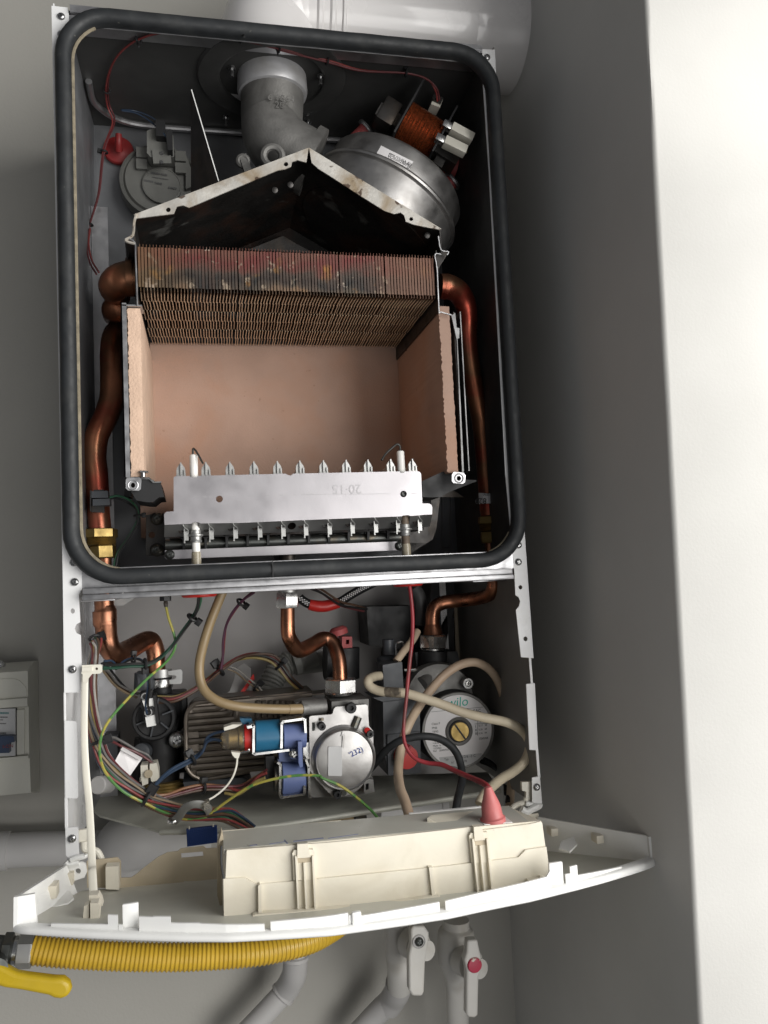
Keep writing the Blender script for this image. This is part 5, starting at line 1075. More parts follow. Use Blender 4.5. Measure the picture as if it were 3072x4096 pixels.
vs = obj('vent_screw', MB().lathe([(Rp * .25, 0), (Rp * .25, -.0042), (Rp * .24, -.0048), (0, -.0048)], cc_, (0, 1, 0), 40), K['brass'], pm)
a = Vector((.55, 0, -.83)).normalized(); obj('screw_slot', MB().obox(cc_ + Vector((0, -.0049, 0)), a, (0, 1, 0), (a.z, 0, -a.x), Rp * .235, .0003, .0009), K['ink'], vs)
# volute behind, hydraulic block and terminal box
obj('volute', MB().lathe([(.038, 0), (.041, .006), (.041, .03), (.038, .04)], at('X', 740, 700, y + .018), (0, 1, -.15), 40).tube([at('X', 560, 560, y + .02), at('X', 640, 490, y + .03), at('X', 760, 480, y + .035), at('X', 860, 520, y + .035), at('X', 980, 560, y + .03)], .0075, 14, 5), K['cast'], pm)
b1_ = obj('volute_bolt', MB().lathe([(.0062, -.006), (.0062, .002), (.0056, .003), (.0036, .003), (.003, .0), (0, .0)], at('X', 995, 553, y + .012), (0, -1, 0), 24), K['zincdark'], pm)
obj('bolt_socket', MB().lathe([(.0028, 0), (.0028, .0016), (.0016, .0016), (0, .0004)], at('X', 998, 553, y + .010), (0, -1, 0), 6), K['chrome'], b1_)
obj('terminal_box', MB().slab('X', [(195, 730), (540, 695), (555, 1405), (245, 1430), (200, 1150)], y - .012, y + .05).slab('X', [(192, 380), (375, 350), (390, 600), (205, 620)], y - .004, y + .03).slab('X', [(95, 690), (400, 660), (540, 690), (195, 728)], y - .010, y + .04), K['grayp'], pm)
obj('box_lid', MB().slab('X', [(235, 1040), (545, 1010), (555, 1400), (245, 1428)], y - .0145, y - .0121), K['grayp'], pm)
kn = obj('speed_knob', MB().lathe([(0, -.012), (.0118, -.012), (.0122, -.005), (.0125, 0), (.0115, 0)], at('X', 398, 1235, y - .012), (0, 1, 0), 36), K['red'], pm, label='red selector knob')
obj('knob_grip', MB().obox(at('X', 402, 1225, y - .0245), (.65, 0, .76), (0, 1, 0), (-.76, 0, .65), .0105, .0008, .0014), K['dullred'], kn)
obj('hydraulic_block', MB().slab('X', [(500, 260), (900, 250), (960, 480), (760, 560), (520, 520)], y + .05, y + .09).rod(at('M', 940, 490, .145), at('M', 940, 620, .145), .017, 20), K['black'], pm)
obj('air_vent', MB().lathe([(.0068, 0), (.0066, .0165), (.006, .017), (0, .017)], at('X', 250, 280, y + .04), (0, 0, 1), 24).lathe([(.0135, -.006), (.0135, -.002), (.010, 0)], at('X', 250, 290, y + .04), (0, 0, 1), 28), K['grayp'], pm)
obj('wire_clip', MB().tube([at('X', 320, 290, y + .035), at('X', 318, 190, y + .035), at('X', 345, 165, y + .035), at('X', 385, 175, y + .035), at('X', 405, 290, y + .035)], .0014, 8, 4).tube([at('X', 395, 432, y), at('X', 500, 425, y), at('X', 508, 412, y)], .0018, 8, 3), K['chrome'], pm)
# black expansion housing at the back
tag(obj('expansion_housing', MB().slab('M', [(575, 245), (840, 240), (860, 420), (800, 480), (590, 460)], .19, .25).slab('M', [(940, 60), (1060, 75), (1060, 260), (985, 560), (900, 560)], .20, .245).slab('M', [(700, 460), (1060, 300), (1060, 1100), (640, 1120)], .22, .26), K['black']), 'black expansion housing on the back wall behind the pump', 'housing')
tag(obj('wall_bracket', MB().slab('M', [(1060, 250), (1130, 250), (1140, 640), (1075, 640)], .235, .25), K['tan']), 'brown upright bracket on the back wall behind the large nut', 'bracket')
t = thing('pressure_relief', 'black relief valve with a red cap behind the gas pipe', 'valve', at('M', 440, 620, .15))
obj('valve_body', MB().rod(at('M', 345, 540, .16), at('M', 470, 540, .16), .022, 20).rod(at('M', 450, 640, .15), at('M', 450, 470, .15), .018, 16).slab('M', [(475, 530), (525, 525), (525, 590), (475, 590)], .14, .17), K['black'], t)
obj('red_cap', MB().lathe([(.0105, 0), (.0105, .006), (.007, .009)], at('M', 425, 400, .14), (-.25, 0, 1), 16).slab('M', [(440, 410), (495, 410), (497, 470), (440, 475)], .135, .16, [[(462, 428), (480, 426), (480, 450), (462, 452)]]), K['dullred'], t)
# ---------------------------------------------------------------- loose cables
t = thing('mains_cable', 'thick cream mains cable looping over the pump face to the control panel', 'cable', at('X', 350, 1600, .03))
X_ = lambda L_: [at('X', *q_) for q_ in L_]
obj('cable', MB().tube(X_([(500, 1960, -.045), (440, 1790, -.035), (400, 1660, -.02), (360, 1560, -.005), (340, 1440, .02), (345, 1300, .035), (375, 1120, .045), (430, 960, .05), (510, 810, .06), (620, 650, .07), (760, 490, .075), (880, 400, .075), (990, 358, .078), (1090, 358, .08), (1190, 410, .085), (1270, 510, .09), (1330, 660, .095), (1375, 850, .10), (1400, 1050, .10), (1412, 1250, .095), (1410, 1450, .085), (1400, 1660, .07), (1380, 1760, .05)]), [.0047] * 15 + [.0044] * 8, 18, 6), K['creamcable'], t)
t = thing('pump_cable', 'cream cable with a scorched patch curving from the terminal box round to the right', 'cable', at('X', 300, 630, .07))
sc_ = [(520, 60, .13), (470, 150, .12), (390, 250, .11), (320, 345, .105)]
obj('cable', MB().tube(X_(sc_), .0042, 16, 6), K['creamcable'], t)
obj('cable', MB().tube(X_([(190, 480, .10), (110, 490, .085), (55, 525, .07), (75, 585, .065), (160, 625, .06), (270, 638, .055), (400, 645, .05), (560, 690, .045), (760, 755, .04), (960, 830, .035), (1160, 880, .03), (1340, 915, .03), (1470, 970, .03), (1560, 1060, .03), (1580, 1180, .028), (1530, 1300, .024), (1430, 1390, .02), (1330, 1450, .012), (1230, 1530, 0), (1150, 1620, -.015), (1110, 1700, -.02)]), [.0048] * 21, 18, 6), mat('pale_cable', (.62, .54, .40), .5, 0, .08, 60, dirt=(.40, .34, .25), damt=.4, dscale=12), t)
obj('scorch_mark', MB().tube(X_([(215, 632, .0575), (260, 637, .055), (330, 641, .0525), (370, 643, .051)]), [.0049, .0051, .0051, .0049], 16, 5), mat('scorched_cable', (.14, .115, .085), .7, 0, .6, 130, .3, 300, dirt=(.45, .38, .28), damt=.9, dscale=120), t)
t = thing('black_cable', 'black rubber cable arching from the gas valve over the grey terminal box', 'cable', at('X', 500, 1060, .04))
obj('cable', MB().tube(X_([(60, 1380, .07), (130, 1300, .06), (220, 1190, .05), (330, 1110, .042), (450, 1070, .038), (590, 1055, .035), (720, 1075, .033), (830, 1140, .03), (900, 1230, .026), (935, 1340, .02), (945, 1450, .01), (925, 1560, -.005), (900, 1660, -.025), (885, 1780, -.035), (880, 1900, -.045)]), .0038, 16, 6), K['rubber'], t)
t = thing('ignition_lead', 'long red ignition lead from the pass-through down to the pink rubber boot', 'lead', at('M', 810, 130, .035))
il = [at('M', *q_) for q_ in ((812, 118, .035), (822, 200, .035), (830, 300, .035), (828, 420, .033), (815, 540, .03), (803, 660, .028), (795, 760, .026), (785, 850, .024), (780, 950, .02), (795, 1020, .016), (840, 1080, .012), (910, 1108, .008), (990, 1118, .0), (1060, 1150, -.012), (1140, 1185, -.03), (1210, 1215, -.05), (1245, 1240, -.062), (1255, 1265, -.066))]
obj('lead', MB().tube(il, [.0020] * 6 + [.0018] * 4 + [.0021] * 2 + [.0024] * 2 + [.0026] * 4, 14, 6), mat('red_lead', (.33, .035, .045), .4, 0, .2, 40, dirt=(.10, .05, .04), damt=.7, dscale=16, dlo=.5, dhi=.65), t)
t = thing('lower_lead', 'dark twin lead behind the pump dropping to the shelf on the right', 'lead', at('X', 1200, 1300, .12))
obj('lead', MB().tube(X_([(1150, 1270, .12), (1220, 1310, .12), (1300, 1390, .12), (1360, 1450, .11), (1385, 1560, .09), (1375, 1680, .06)]), .0026, 10, 5).tube(X_([(1120, 1290, .125), (1230, 1340, .125), (1320, 1420, .12), (1350, 1490, .11), (1360, 1600, .08)]), .0024, 10, 5), K['black'], t)
# P clip over the bundle
t = thing('cable_clamp', 'grey plastic P clip holding the wire bundle down on the front of the shelf', 'clamp', at('L', 735, 1630, .01))
obj('clamp_band', MB().tube(E_([(735, 1640, .012), (775, 1600, .006), (810, 1550, 0), (860, 1525, -.004), (920, 1525, -.002), (965, 1550, .006), (975, 1590, .014)]), .0038, 12, 6, flat=(1, .3)), K['clampgrey'], t)
obj('clamp_screw', MB().lathe([(.0052, 0), (.0052, .001), (.0042, .0026), (.002, .0032), (0, .0032)], at('L', 733, 1635, .012), (0, -.3, 1), 24), K['chrome'], t)
obj('tie_lock', MB().slab('L', [(935, 1515), (975, 1505), (978, 1550), (940, 1560)], -.006, .006), K['clear'], t)
# ================================================================ control panel folded down in front
cpn = thing('control_panel', 'cream and white plastic control panel folded down under the open boiler', 'control panel', (.23, -.06, -.035))
ZF = -.030
# outer lower edge of the bowed front, measured on the plane of the tray floor
edge_px = [('P', 88, 1045), ('P', 130, 1060), ('P', 300, 1072), ('P', 600, 1090), ('P', 900, 1103), ('P', 1200, 1112), ('P', 1500, 1115), ('Q', 200, 1115), ('Q', 400, 1105), ('Q', 650, 1090), ('Q', 870, 1075), ('Q', 1180, 1032), ('Q', 1400, 1000), ('Q', 1659, 960), ('R', 200, 952), ('R', 450, 898), ('R', 700, 848), ('R', 950, 785), ('R', 1200, 718), ('R', 1400, 657), ('R', 1530, 612), ('R', 1548, 598)]
EU = [px(*e) for e in edge_px]
def zt(u): return ZF + .016 - .018 * min(1, max(0, (u - 50) / 2580))     # the tray hangs a little lower at its right end
EP = [atz('F', u, v, zt(u)) for u, v in EU]
def ev(u):
    for (a, c), (b_, d_) in zip(EU, EU[1:]):
        if a <= u <= b_: return c + (d_ - c) * (u - a) / (b_ - a)
    return EU[-1][1] if u > EU[-1][0] else EU[0][1]
def ept(u, dy=0, dv=0):     # point standing above the front edge (dv pixels up), dy further back
    p = atz('F', u, ev(u), zt(u)); q_ = at('F', u, ev(u) - dv, p.y); return Vector((p.x, p.y + dy, q_.z))
us = [EU[0][0] + (EU[-1][0] - EU[0][0]) * i / 80 for i in range(81)]
mb = MB(); rg = []
for u in us:
    h = 30 if u > 90 else 30
    b0 = ept(u); t0 = ept(u, 0, 30); g = (t0 - b0).length
    rg.append([mb.b.verts.new(b0 + Vector((0, y_, z_))) for y_, z_ in ((.001, 0), (0, .0012), (0, g * .55), (.0006, g * .8), (.0022, g), (.010, g), (.010, -.001))])
for A, B in zip(rg, rg[1:]):
    for k in range(7): mb.b.faces.new((A[k], A[(k + 1) % 7], B[(k + 1) % 7], B[k]))
mb.b.faces.new(rg[0]); mb.b.faces.new(rg[-1])
obj('front_bezel', mb, K['bezel'], cpn, 45)
HL, HR = at('F', 265, 3520, .0), at('R', 560, 300, -.004)
# tray floor
fl = [ept(u, .008) + Vector((0, 0, .002)) for u in us[::4]]
bl, br = Vector((.012, .0, ZF + .001)), Vector((.440, -.004, ZF - .013))
mb = MB()
for A, B in zip(fl, fl[1:]):
    fa, fb = (A.x - fl[0].x) / (fl[-1].x - fl[0].x), (B.x - fl[0].x) / (fl[-1].x - fl[0].x)
    n_ = 6; P = [A.lerp(bl.lerp(br, fa), i / n_) for i in range(n_ + 1)]; Q_ = [B.lerp(bl.lerp(br, fb), i / n_) for i in range(n_ + 1)]
    for i in range(n_): mb.b.faces.new([mb.b.verts.new(p) for p in (P[i], Q_[i], Q_[i + 1], P[i + 1])])
    mb.b.faces.new([mb.b.verts.new(p - Vector((0, 0, .003))) for p in (P[0], P[-1], Q_[-1], Q_[0])])
bmesh.ops.remove_doubles(mb.b, verts=mb.b.verts, dist=1e-6)
def floor_z(x, y_): 
    f = (x - fl[0].x) / (fl[-1].x - fl[0].x); a = fl[0].lerp(fl[-1], f); return a.z + (bl.lerp(br, f).z - a.z) * max(0, min(1, (y_ + .12) / .12))
obj('tray_floor', mb, K['tray'], cpn)
# side walls
def wall(name, q0, q1, q2, q3, th, m='bezel'):   # four corners, thickness inward
    return MB().hexa([q0, q1, q2, q3] + [p + Vector(th) for p in (q0, q1, q2, q3)])
fl_t, fl_b = at('P', 90, 812, EP[0].y), EP[0] + Vector((0, 0, .001))
lt_ = [fl_t, at('P', 420, 603, -.006), at('P', 470, 590, -.002), at('P', 545, 580, 0.0), at('P', 575, 600, .0)]
lw = obj('side_wall_left' if 0 else 'tray_side', MB().hexa([fl_t, lt_[1], Vector((.006, -.004, ZF + .001)), fl_b, fl_t + Vector((.003, 0, 0)), lt_[1] + Vector((.003, 0, 0)), Vector((.009, -.004, ZF + .001)), fl_b + Vector((.003, 0, 0))]), K['bezel'], cpn)
obj('hinge_ear', MB().slab('P', [(418, 605), (470, 590), (545, 578), (570, 590), (578, 640), (560, 680), (500, 700), (430, 720)], -.003, -.0005, [[(518 + 19 * math.cos(i * .628), 638 + 19 * math.sin(i * .628)) for i in range(10)]]), K['bezel'], lw)
frt, frb = at('R', 1528, 408, EP[-1].y), EP[-1] + Vector((0, 0, .001))
rbk = at('R', 765, 278, -.006)
obj('tray_side', MB().hexa([frt, rbk, Vector((rbk.x + .004, -.006, ZF - .013)), frb, frt - Vector((.003, 0, 0)), rbk - Vector((.003, 0, 0)), Vector((rbk.x + .001, -.006, ZF - .013)), frb - Vector((.003, 0, 0))]), K['bezel'], cpn)
obj('corner_post', MB().hexa([fl_t, fl_t + Vector((.014, .002, 0)), fl_b + Vector((.016, .002, 0)), fl_b] + [p + Vector((0, .003, 0)) for p in (fl_t, fl_t + Vector((.014, .002, 0)), fl_b + Vector((.016, .002, 0)), fl_b)]), K['bezel'], cpn)
obj('corner_post', MB().hexa([frt, frt + Vector((-.006, .001, 0)), frb + Vector((-.006, .001, 0)), frb] + [p + Vector((0, .003, 0)) for p in (frt, frt + Vector((-.006, .001, 0)), frb + Vector((-.006, .001, 0)), frb)]), K['bezel'], cpn)
# catches on the side walls
def onwall(r, a, b_, A, B):      # where the ray meets the upright plane through A and B
    n_ = Vector(((B - A).y, -(B - A).x, 0)); d = ray(*px(r, a, b_)); return CC + d * ((A - CC).dot(n_) / d.dot(n_))
for a, b_, w in ((428, 680, 34), (315, 765, 38)):
    p = onwall('P', a, b_, fl_t, lt_[1]); obj('catch', MB().box(p.x, p.x + .008, p.y - .007, p.y + .007, p.z - .005, p.z + .005, .0005), K['cream'], cpn)
for a, b_ in ((880, 362), (1180, 408)):
    p = onwall('R', a, b_, frt, rbk); obj('catch', MB().box(p.x - .009, p.x - .002, p.y - .006, p.y + .006, p.z - .004, p.z + .003, .0005), K['cream'], cpn)
for r, pl_ in (('P', [(350, 770), (470, 785), (490, 830), (450, 860), (330, 900)]), ('R', [(905, 450), (985, 420), (1010, 470), (960, 520), (890, 500)])):
    obj('gusset', MB().plate([atz(r, a, b_, ZF + .008) for a, b_ in pl_], (0, 0, .0016)), K['bezel'], cpn)
# inner fence along the bowed front, with its slots and tabs
def fence(segs, name='front_fence', dy=.0045, th=.002):
    mb = MB()
    for u0, u1, d0, d1 in segs:
        n_ = max(1, int((u1 - u0) / 45)); cols = []
        for i in range(n_ + 1):
            u = u0 + (u1 - u0) * i / n_; dv = d0 + (d1 - d0) * i / n_
            cols.append((ept(u, dy, 18), ept(u, dy, dv)))
        for (a, b_), (c_, d_) in zip(cols, cols[1:]):
            mb.hexa([a, c_, d_, b_] + [p + Vector((0, th, 0)) for p in (a, c_, d_, b_)])
    bmesh.ops.remove_doubles(mb.b, verts=mb.b.verts, dist=1e-6)
    return obj(name, mb, K['bezel'], cpn, 0)
fence([(200, 430, 42, 52), (430, 470, 90, 90), (472, 488, 52, 52)])
fence([(556, 612, 88, 88), (612, 684, 90, 92), (684, 800, 66, 68), (800, 1062, 66, 58)])
fence([(1086, 1400, 66, 76), (1402, 1440, 66, 66), (1440, 1768, 56, 66)])
fence([(1792, 2200, 66, 76), (2296, 2324, 92, 92), (2326, 2500, 50, 36)])
fence([(2200, 2216, 76, 98), (2276, 2296, 66, 66)])
def tab(u0, u1, h, dy=.010):
    p, q_ = ept(u0, dy, 16), ept(u1, dy, 16); zz_ = ept((u0 + u1) / 2, dy, h).z
    return obj('snap_tab', MB().box(p.x, q_.x, p.y - .001, p.y + .002, min(p.z, q_.z), zz_, .0009), K['bezel'], cpn)
tab(486, 550, 126); tab(2222, 2270, 118)
mb = MB(); p = ept(1432, .002, 40); mb.box(p.x - .0035, p.x + .0035, p.y, p.y + .004, p.z - .007, p.z + .007, .0015); obj('snap_tab', mb, K['bezel'], cpn)
for a0, b0, a1, b1 in ((1005, 885, 1110, 940),):
    pass
# upright back wall of the tray, with slots
bw_ = [(578, 748), (575, 572), (600, 566), (780, 547), (802, 572), (803, 684), (870, 682), (910, 655), (960, 612), (1050, 545), (1110, 515), (1180, 506), (1200, 489), (1350, 472), (1370, 488), (1445, 485), (1445, 762)]
obj('tray_back', MB().slab('P', bw_, -.002, -.0005, [[(1200, 520), (1345, 508), (1350, 538), (1205, 552)], [(1212, 720), (1222, 706), (1335, 702), (1345, 718), (1338, 738), (1225, 742)]]), K['tan'], cpn)
obj('tray_back', MB().box(.17, .436, -.0025, -.0008, ZF - .014, ZF + .022), K['cream'], cpn)
obj('hinge_post', MB().slab('P', [(700, 610), (785, 605), (790, 762), (702, 758)], -.014, -.003), K['cream'], cpn)
# moulded writing and rubbings on the floor
mb = MB()
rnd = random.Random(4)
for b_, a0, a1 in ((872, 910, 995), (886, 915, 1050), (902, 920, 1040), (916, 955, 1025)):
    a = a0
    while a < a1:
        w = rnd.uniform(6, 14); zf = ZF + .0055; mb.plate([atz('P', a, b_, zf), atz('P', a + w, b_ + 1, zf), atz('P', a + w, b_ + 8, zf), atz('P', a, b_ + 7, zf)], (0, 0, .0003)); a += w + 3
obj('mould_print', mb, K['inkwhite'], cpn, 0)
# housing of the electronics
YH2 = -.112
f4 = [at('P', 1500, 505, YH2), at('R', 775, 308, YH2), at('R', 828, 672, YH2), at('P', 1490, 990, YH2)]
hz = obj('electronics_housing', MB().hexa([f4[0] + Vector((0, .002, 0)), f4[1] + Vector((0, .002, 0)), f4[2] + Vector((0, .002, 0)), f4[3] + Vector((0, .002, 0)), Vector((.1295, -.060, f4[0].z - .001)), Vector((.386, -.060, f4[1].z - .001)), Vector((.40, -.030, ZF - .012)), Vector((.1285, -.030, ZF - .004))]), K['cream'], cpn)
mb = MB()
fp4 = [('P', 1505, 500), ('Q', 900, 445), ('Q', 1659, 362), ('R', 330, 342), ('R', 335, 372), ('R', 700, 325), ('R', 768, 308), ('R', 778, 318), ('R', 800, 480), ('R', 812, 600), ('R', 828, 676), ('Q', 1659, 850), ('Q', 350, 960), ('P', 1490, 992), ('P', 1496, 700)]
obj('housing_front', MB().plate([at(*p, YH2) for p in fp4], (0, .003, 0)), K['cream'], hz)
# lid: sunken dirty top with a raised rear edge
ZTOP = .0185
bk_ = [('Q', 145, 372), ('Q', 560, 340), ('Q', 935, 303), ('Q', 965, 318), ('Q', 1430, 275), ('Q', 1442, 298)]
rim = [at(*p, -.0635) for p in bk_]
mb = MB()
for A, B in zip(rim, rim[1:]): mb.hexa([A, B, Vector((B.x, B.y, .008)), Vector((A.x, A.y, .008)), A + Vector((0, .002, 0)), B + Vector((0, .002, 0)), Vector((B.x, B.y + .002, .008)), Vector((A.x, A.y + .002, .008))])
obj('lid_rim', mb, K['cream'], hz)
obj('lid_top', MB().hexa([Vector((.1325, YH2 + .004, f4[0].z + .0004)), Vector((.384, YH2 + .004, f4[1].z + .0002)), Vector((.384, -.0625, f4[1].z + .0012)), Vector((.1325, -.0625, f4[0].z + .0010))] + [Vector((.1325, YH2 + .004, f4[0].z - .003)), Vector((.384, YH2 + .004, f4[1].z - .003)), Vector((.384, -.0625, f4[1].z - .003)), Vector((.1325, -.0625, f4[0].z - .003))]), K['tray'], hz)
rt = [at('Q', 1390, 256, -.058), at('R', 370, 210, -.058), at('R', 560, 268, -.060), at('R', 690, 302, -.062)]
mb = MB()
for A, B in zip(rt, rt[1:]): mb.hexa([A, B, Vector((B.x, B.y, .0)), Vector((A.x, A.y, .0)), A + Vector((0, .003, 0)), B + Vector((0, .003, 0)), Vector((B.x, B.y + .003, .0)), Vector((A.x, A.y + .003, .0))])
obj('lid_rim', mb, K['bezel'], hz)
q4 = [at('Q', 1540, 262, -.066), at('R', 365, 232, -.066), at('R', 380, 318, -.092), at('R', 120, 330, -.092), at('R', 15, 285, -.088)]
obj('cable_hump', MB().plate(q4, (0, .004, -.014)), K['cream'], hz)
mb = MB()
for a0, b0, a1, b1, h in ((620, 440, 820, 418, 4), (460, 458, 575, 440, 2), (330, 468, 380, 462, 3), (850, 420, 1050, 392, 2), (560, 430, 580, 455, 2)):
    zl = f4[0].z + .0022; p, q_ = atz('Q', a0, b0, zl - .001 * 0), atz('Q', a1, b1, zl); d = (q_ - p); mb.obox((p + q_) / 2, d.normalized(), Vector((-d.y, d.x, 0)).normalized(), (0, 0, 1), d.length / 2, h * .0003, .0001)
obj('pen_mark', mb, mat('faded_pen', (.20, .22, .33), .6), hz, 0)
mb = MB(); p, q_ = at('Q', 1210, 378, -.075), at('Q', 1330, 335, -.065); mb.rod(p, q_, .0011, 8); p, q_ = at('Q', 1110, 382, -.075), at('Q', 1225, 360, -.075); mb.rod(p, q_, .0014, 8); obj('tie_offcut', mb, K['nylon'], hz)
# relief on the front of the housing
def front(name, poly, d=.0018, m='cream', r='Q', y0=YH2): return obj(name, MB().slab(r, poly, y0 - d, y0 + .001), K[m], hz)
obj('front_step', MB().plate([at(*p, YH2 - .0022) for p in (('Q', 155, 690), ('Q', 300, 684), ('Q', 375, 727), ('Q', 620, 706), ('Q', 1510, 618), ('Q', 1659, 602), ('R', 300, 585), ('R', 620, 548), ('R', 668, 498), ('R', 806, 476), ('R', 830, 672), ('Q', 1659, 848), ('Q', 1000, 905), ('Q', 350, 958), ('Q', 160, 985))], (0, .0022, 0)), K['cream'], hz)
YH3 = YH2 - .0022
for (L0_, L1_, C0, C1, b0, b1, r) in ((612, 762, 640, 745, 500, 888, 'Q'), (292, 425, 318, 412, 385, 800, 'R')):
    w = L1_ - L0_; sk = .05 if r == 'Q' else .10
    fx = lambda a, b_: (a + sk * (b_ - b0), b_)
    front('latch_frame', [fx(L0_ + 12, b0), fx(L1_ - 10, b0 - 6), fx(L1_ - 2, b0 + 12), fx(L1_, b0 + 195), fx(L0_, b0 + 200), fx(L0_, b0 + 20)], .0034, r=r)
    for a in (L0_ + 22, (L0_ + L1_) / 2, L1_ - 16):
        t0_ = b0 + (40 if a != (L0_ + L1_) / 2 else 85); front('latch_rail', [fx(a - 5, t0_), fx(a + 6, t0_), fx(a + 6, b1), fx(a - 5, b1)], .0062, r=r)
    front('latch_window', [fx(L0_ + 34, b0 + 55), fx(L1_ - 26, b0 + 48), fx(L1_ - 28, b0 + 78), fx(L0_ + 38, b0 + 84)], .0037, 'tan', r=r)
    front('latch_tongue', [fx(L0_ + 36, b0 - 40), fx(L1_ - 45, b0 - 45), fx(L1_ - 28, b0 + 46), fx(L0_ + 32, b0 + 52)], .0050, r=r)
front('front_rib', [(386, 735), (398, 728), (410, 735), (411, 915), (388, 918)], .0060)
front('front_rib', [(1520, 615), (1545, 612), (1558, 780), (1575, 795), (1540, 800)], .0050)
front('front_foot', [(350, 935), (365, 925), (640, 908), (1000, 880), (1000, 940), (640, 965), (450, 968), (355, 965)], .0090)
front('front_foot', [(1110, 875), (1500, 812), (1590, 800), (1600, 835), (1500, 860), (1112, 928)], .0075)
front('front_foot', [(690, 702), (770, 690), (772, 680), (806, 680), (806, 698), (690, 742)], .0080, r='R')
obj('split_line', MB().tube([at('Q', 142, 470, -.110), at('Q', 142, 585, -.111), at('Q', 158, 690, -.113)], .0009, 6, 2), K['ink'], hz)
obj('left_cheek', MB().slab('P', [(1470, 380), (1500, 500), (1488, 700), (1490, 990), (1442, 800), (1442, 480)], -.085, -.07), K['tan'], hz)
# hinge clips at both flanges
for lab, r, pts in (('white nylon hinge clip on the left flange above the control panel', 'P', ((520, 365), (575, 362), (572, 470), (600, 500), (645, 505), (680, 575))), ('white nylon hinge clip on the right flange above the control panel', 'R', ((645, 50), (700, 48), (672, 120), (668, 180), (620, 200), (578, 250)))):
    t = thing('hinge_clip', lab, 'hinge', at(r, *pts[2], .01), 'hinge clips of the control panel')
    s = 1 if r == 'P' else -1
    if r == 'P':
        obj('clip_plate', MB().slab('P', [(522, 368), (575, 360), (577, 420), (570, 450), (525, 450)], .004, .008), K['nylon'], t)
        obj('clip_arm', MB().tube([at('P', a, b_, .004) for a, b_ in ((557, 440), (560, 490), (590, 500), (640, 505), (665, 540), (680, 575), (720, 590))], .0030, 10, 5), K['nylon'], t)
        obj('clip_jaw', MB().tube([at('P', a, b_, -.004) for a, b_ in ((468, 565), (500, 552), (560, 540), (562, 528))], .0024, 8, 4).tube([at('P', a, b_, -.002) for a, b_ in ((438, 575), (460, 590), (525, 580))], .0030, 8, 4).slab('P', [(465, 570), (530, 555), (528, 575), (460, 585)], .002, .008), K['bezel'], t)
    else:
        obj('clip_plate', MB().slab('R', [(642, 48), (702, 45), (700, 170), (668, 170), (672, 110), (645, 105)], .004, .008), K['nylon'], t)
        obj('clip_arm', MB().tube([at('R', a, b_, .006) for a, b_ in ((672, 150), (662, 180), (620, 195), (585, 215), (572, 260))], .0028, 10, 5), K['nylon'], t)
        obj('clip_jaw', MB().tube([at('R', a, b_, -.002) for a, b_ in ((640, 225), (672, 245), (715, 225), (755, 205), (758, 190))], .0034, 8, 4).tube([at('R', a, b_, .002) for a, b_ in ((668, 190), (720, 195), (750, 200))], .0024, 8, 4), K['bezel'], t)
# hanging strap and its clip
t = thing('panel_strap', 'long white nylon strap hanging from the left flange clip down to the control panel', 'strap', at('N', 830, 300, -.006))
sp_ = [('N', 835, 240, -.006), ('N', 832, 420, -.006), ('N', 828, 700, -.008), ('N', 832, 950, -.010), ('N', 850, 1250, -.016), ('N', 875, 1500, -.022), ('N', 892, 1800, -.032), ('N', 905, 2100, -.044), ('P', 612, 640, -.052), ('P', 620, 800, -.062)]
P = [at(*q_) for q_ in sp_]
obj('strap_band', MB().tube(P, [.0029, .0029, .0029, .0029, .0030, .0030, .0031, .0031, .0032, .0033], 10, 6, flat=(1, .2)), K['nylon'], t)
obj('strap_head', MB().slab('N', [(805, 150), (985, 142), (1003, 155), (1003, 215), (985, 232), (905, 236), (870, 280), (860, 320), (812, 320), (812, 235), (800, 235)], -.0075, -.0045, [[(950 + 14 * math.cos(i * .785), 185 + 14 * math.sin(i * .785)) for i in range(8)]]).slab('N', [(806, 172), (905, 168), (905, 208), (806, 212)], -.009, -.0074), K['nylon'], t)
fz = lambda r, a, b_: atz(r, a, b_, ZF + .008)
fp5 = fz('P', 605, 985)
obj('strap_anchor', MB().slab('P', [(558, 870), (590, 858), (590, 985), (548, 978)], fp5.y, fp5.y + .008).slab('P', [(598, 852), (650, 850), (662, 870), (655, 985), (600, 985)], fp5.y - .002, fp5.y + .008).slab('P', [(590, 800), (650, 795), (670, 830), (680, 870), (640, 860), (592, 850)], fp5.y + .012, fp5.y + .022), K['cream'], t)
# pink boot standing on the panel
t = thing('rubber_boot', 'pink silicone boot covering the ignition plug on top of the control panel', 'rubber boot', at('R', 460, 325, -.099))
yb_ = -.099
bt, tp = at('R', 455, 325, yb_), at('R', 418, 80, yb_)
h_ = (tp - bt).length; k_ = .60277 * mpp(yb_)
obj('boot_body', MB().lathe([(86 * k_, -.001), (86 * k_, h_ * .17), (78 * k_, h_ * .19), (72 * k_, h_ * .22), (66 * k_, h_ * .48), (58 * k_, h_ * .60), (40 * k_, h_ * .80), (28 * k_, h_ * .95), (24 * k_, h_), (12 * k_, h_ * 1.02)], bt, tp - bt, 36), K['boot'], t)
obj('boot_seat', MB().lathe([(92 * k_, -.0035), (92 * k_, .0015), (70 * k_, .002)], bt + Vector((.006, 0, -.001)), (0, 0, 1), 32), K['bezel'], t)
obj('seat_block', MB().slab('R', [(395, 330), (580, 312), (580, 330), (395, 345)], -.108, -.085), K['bezel'], t)
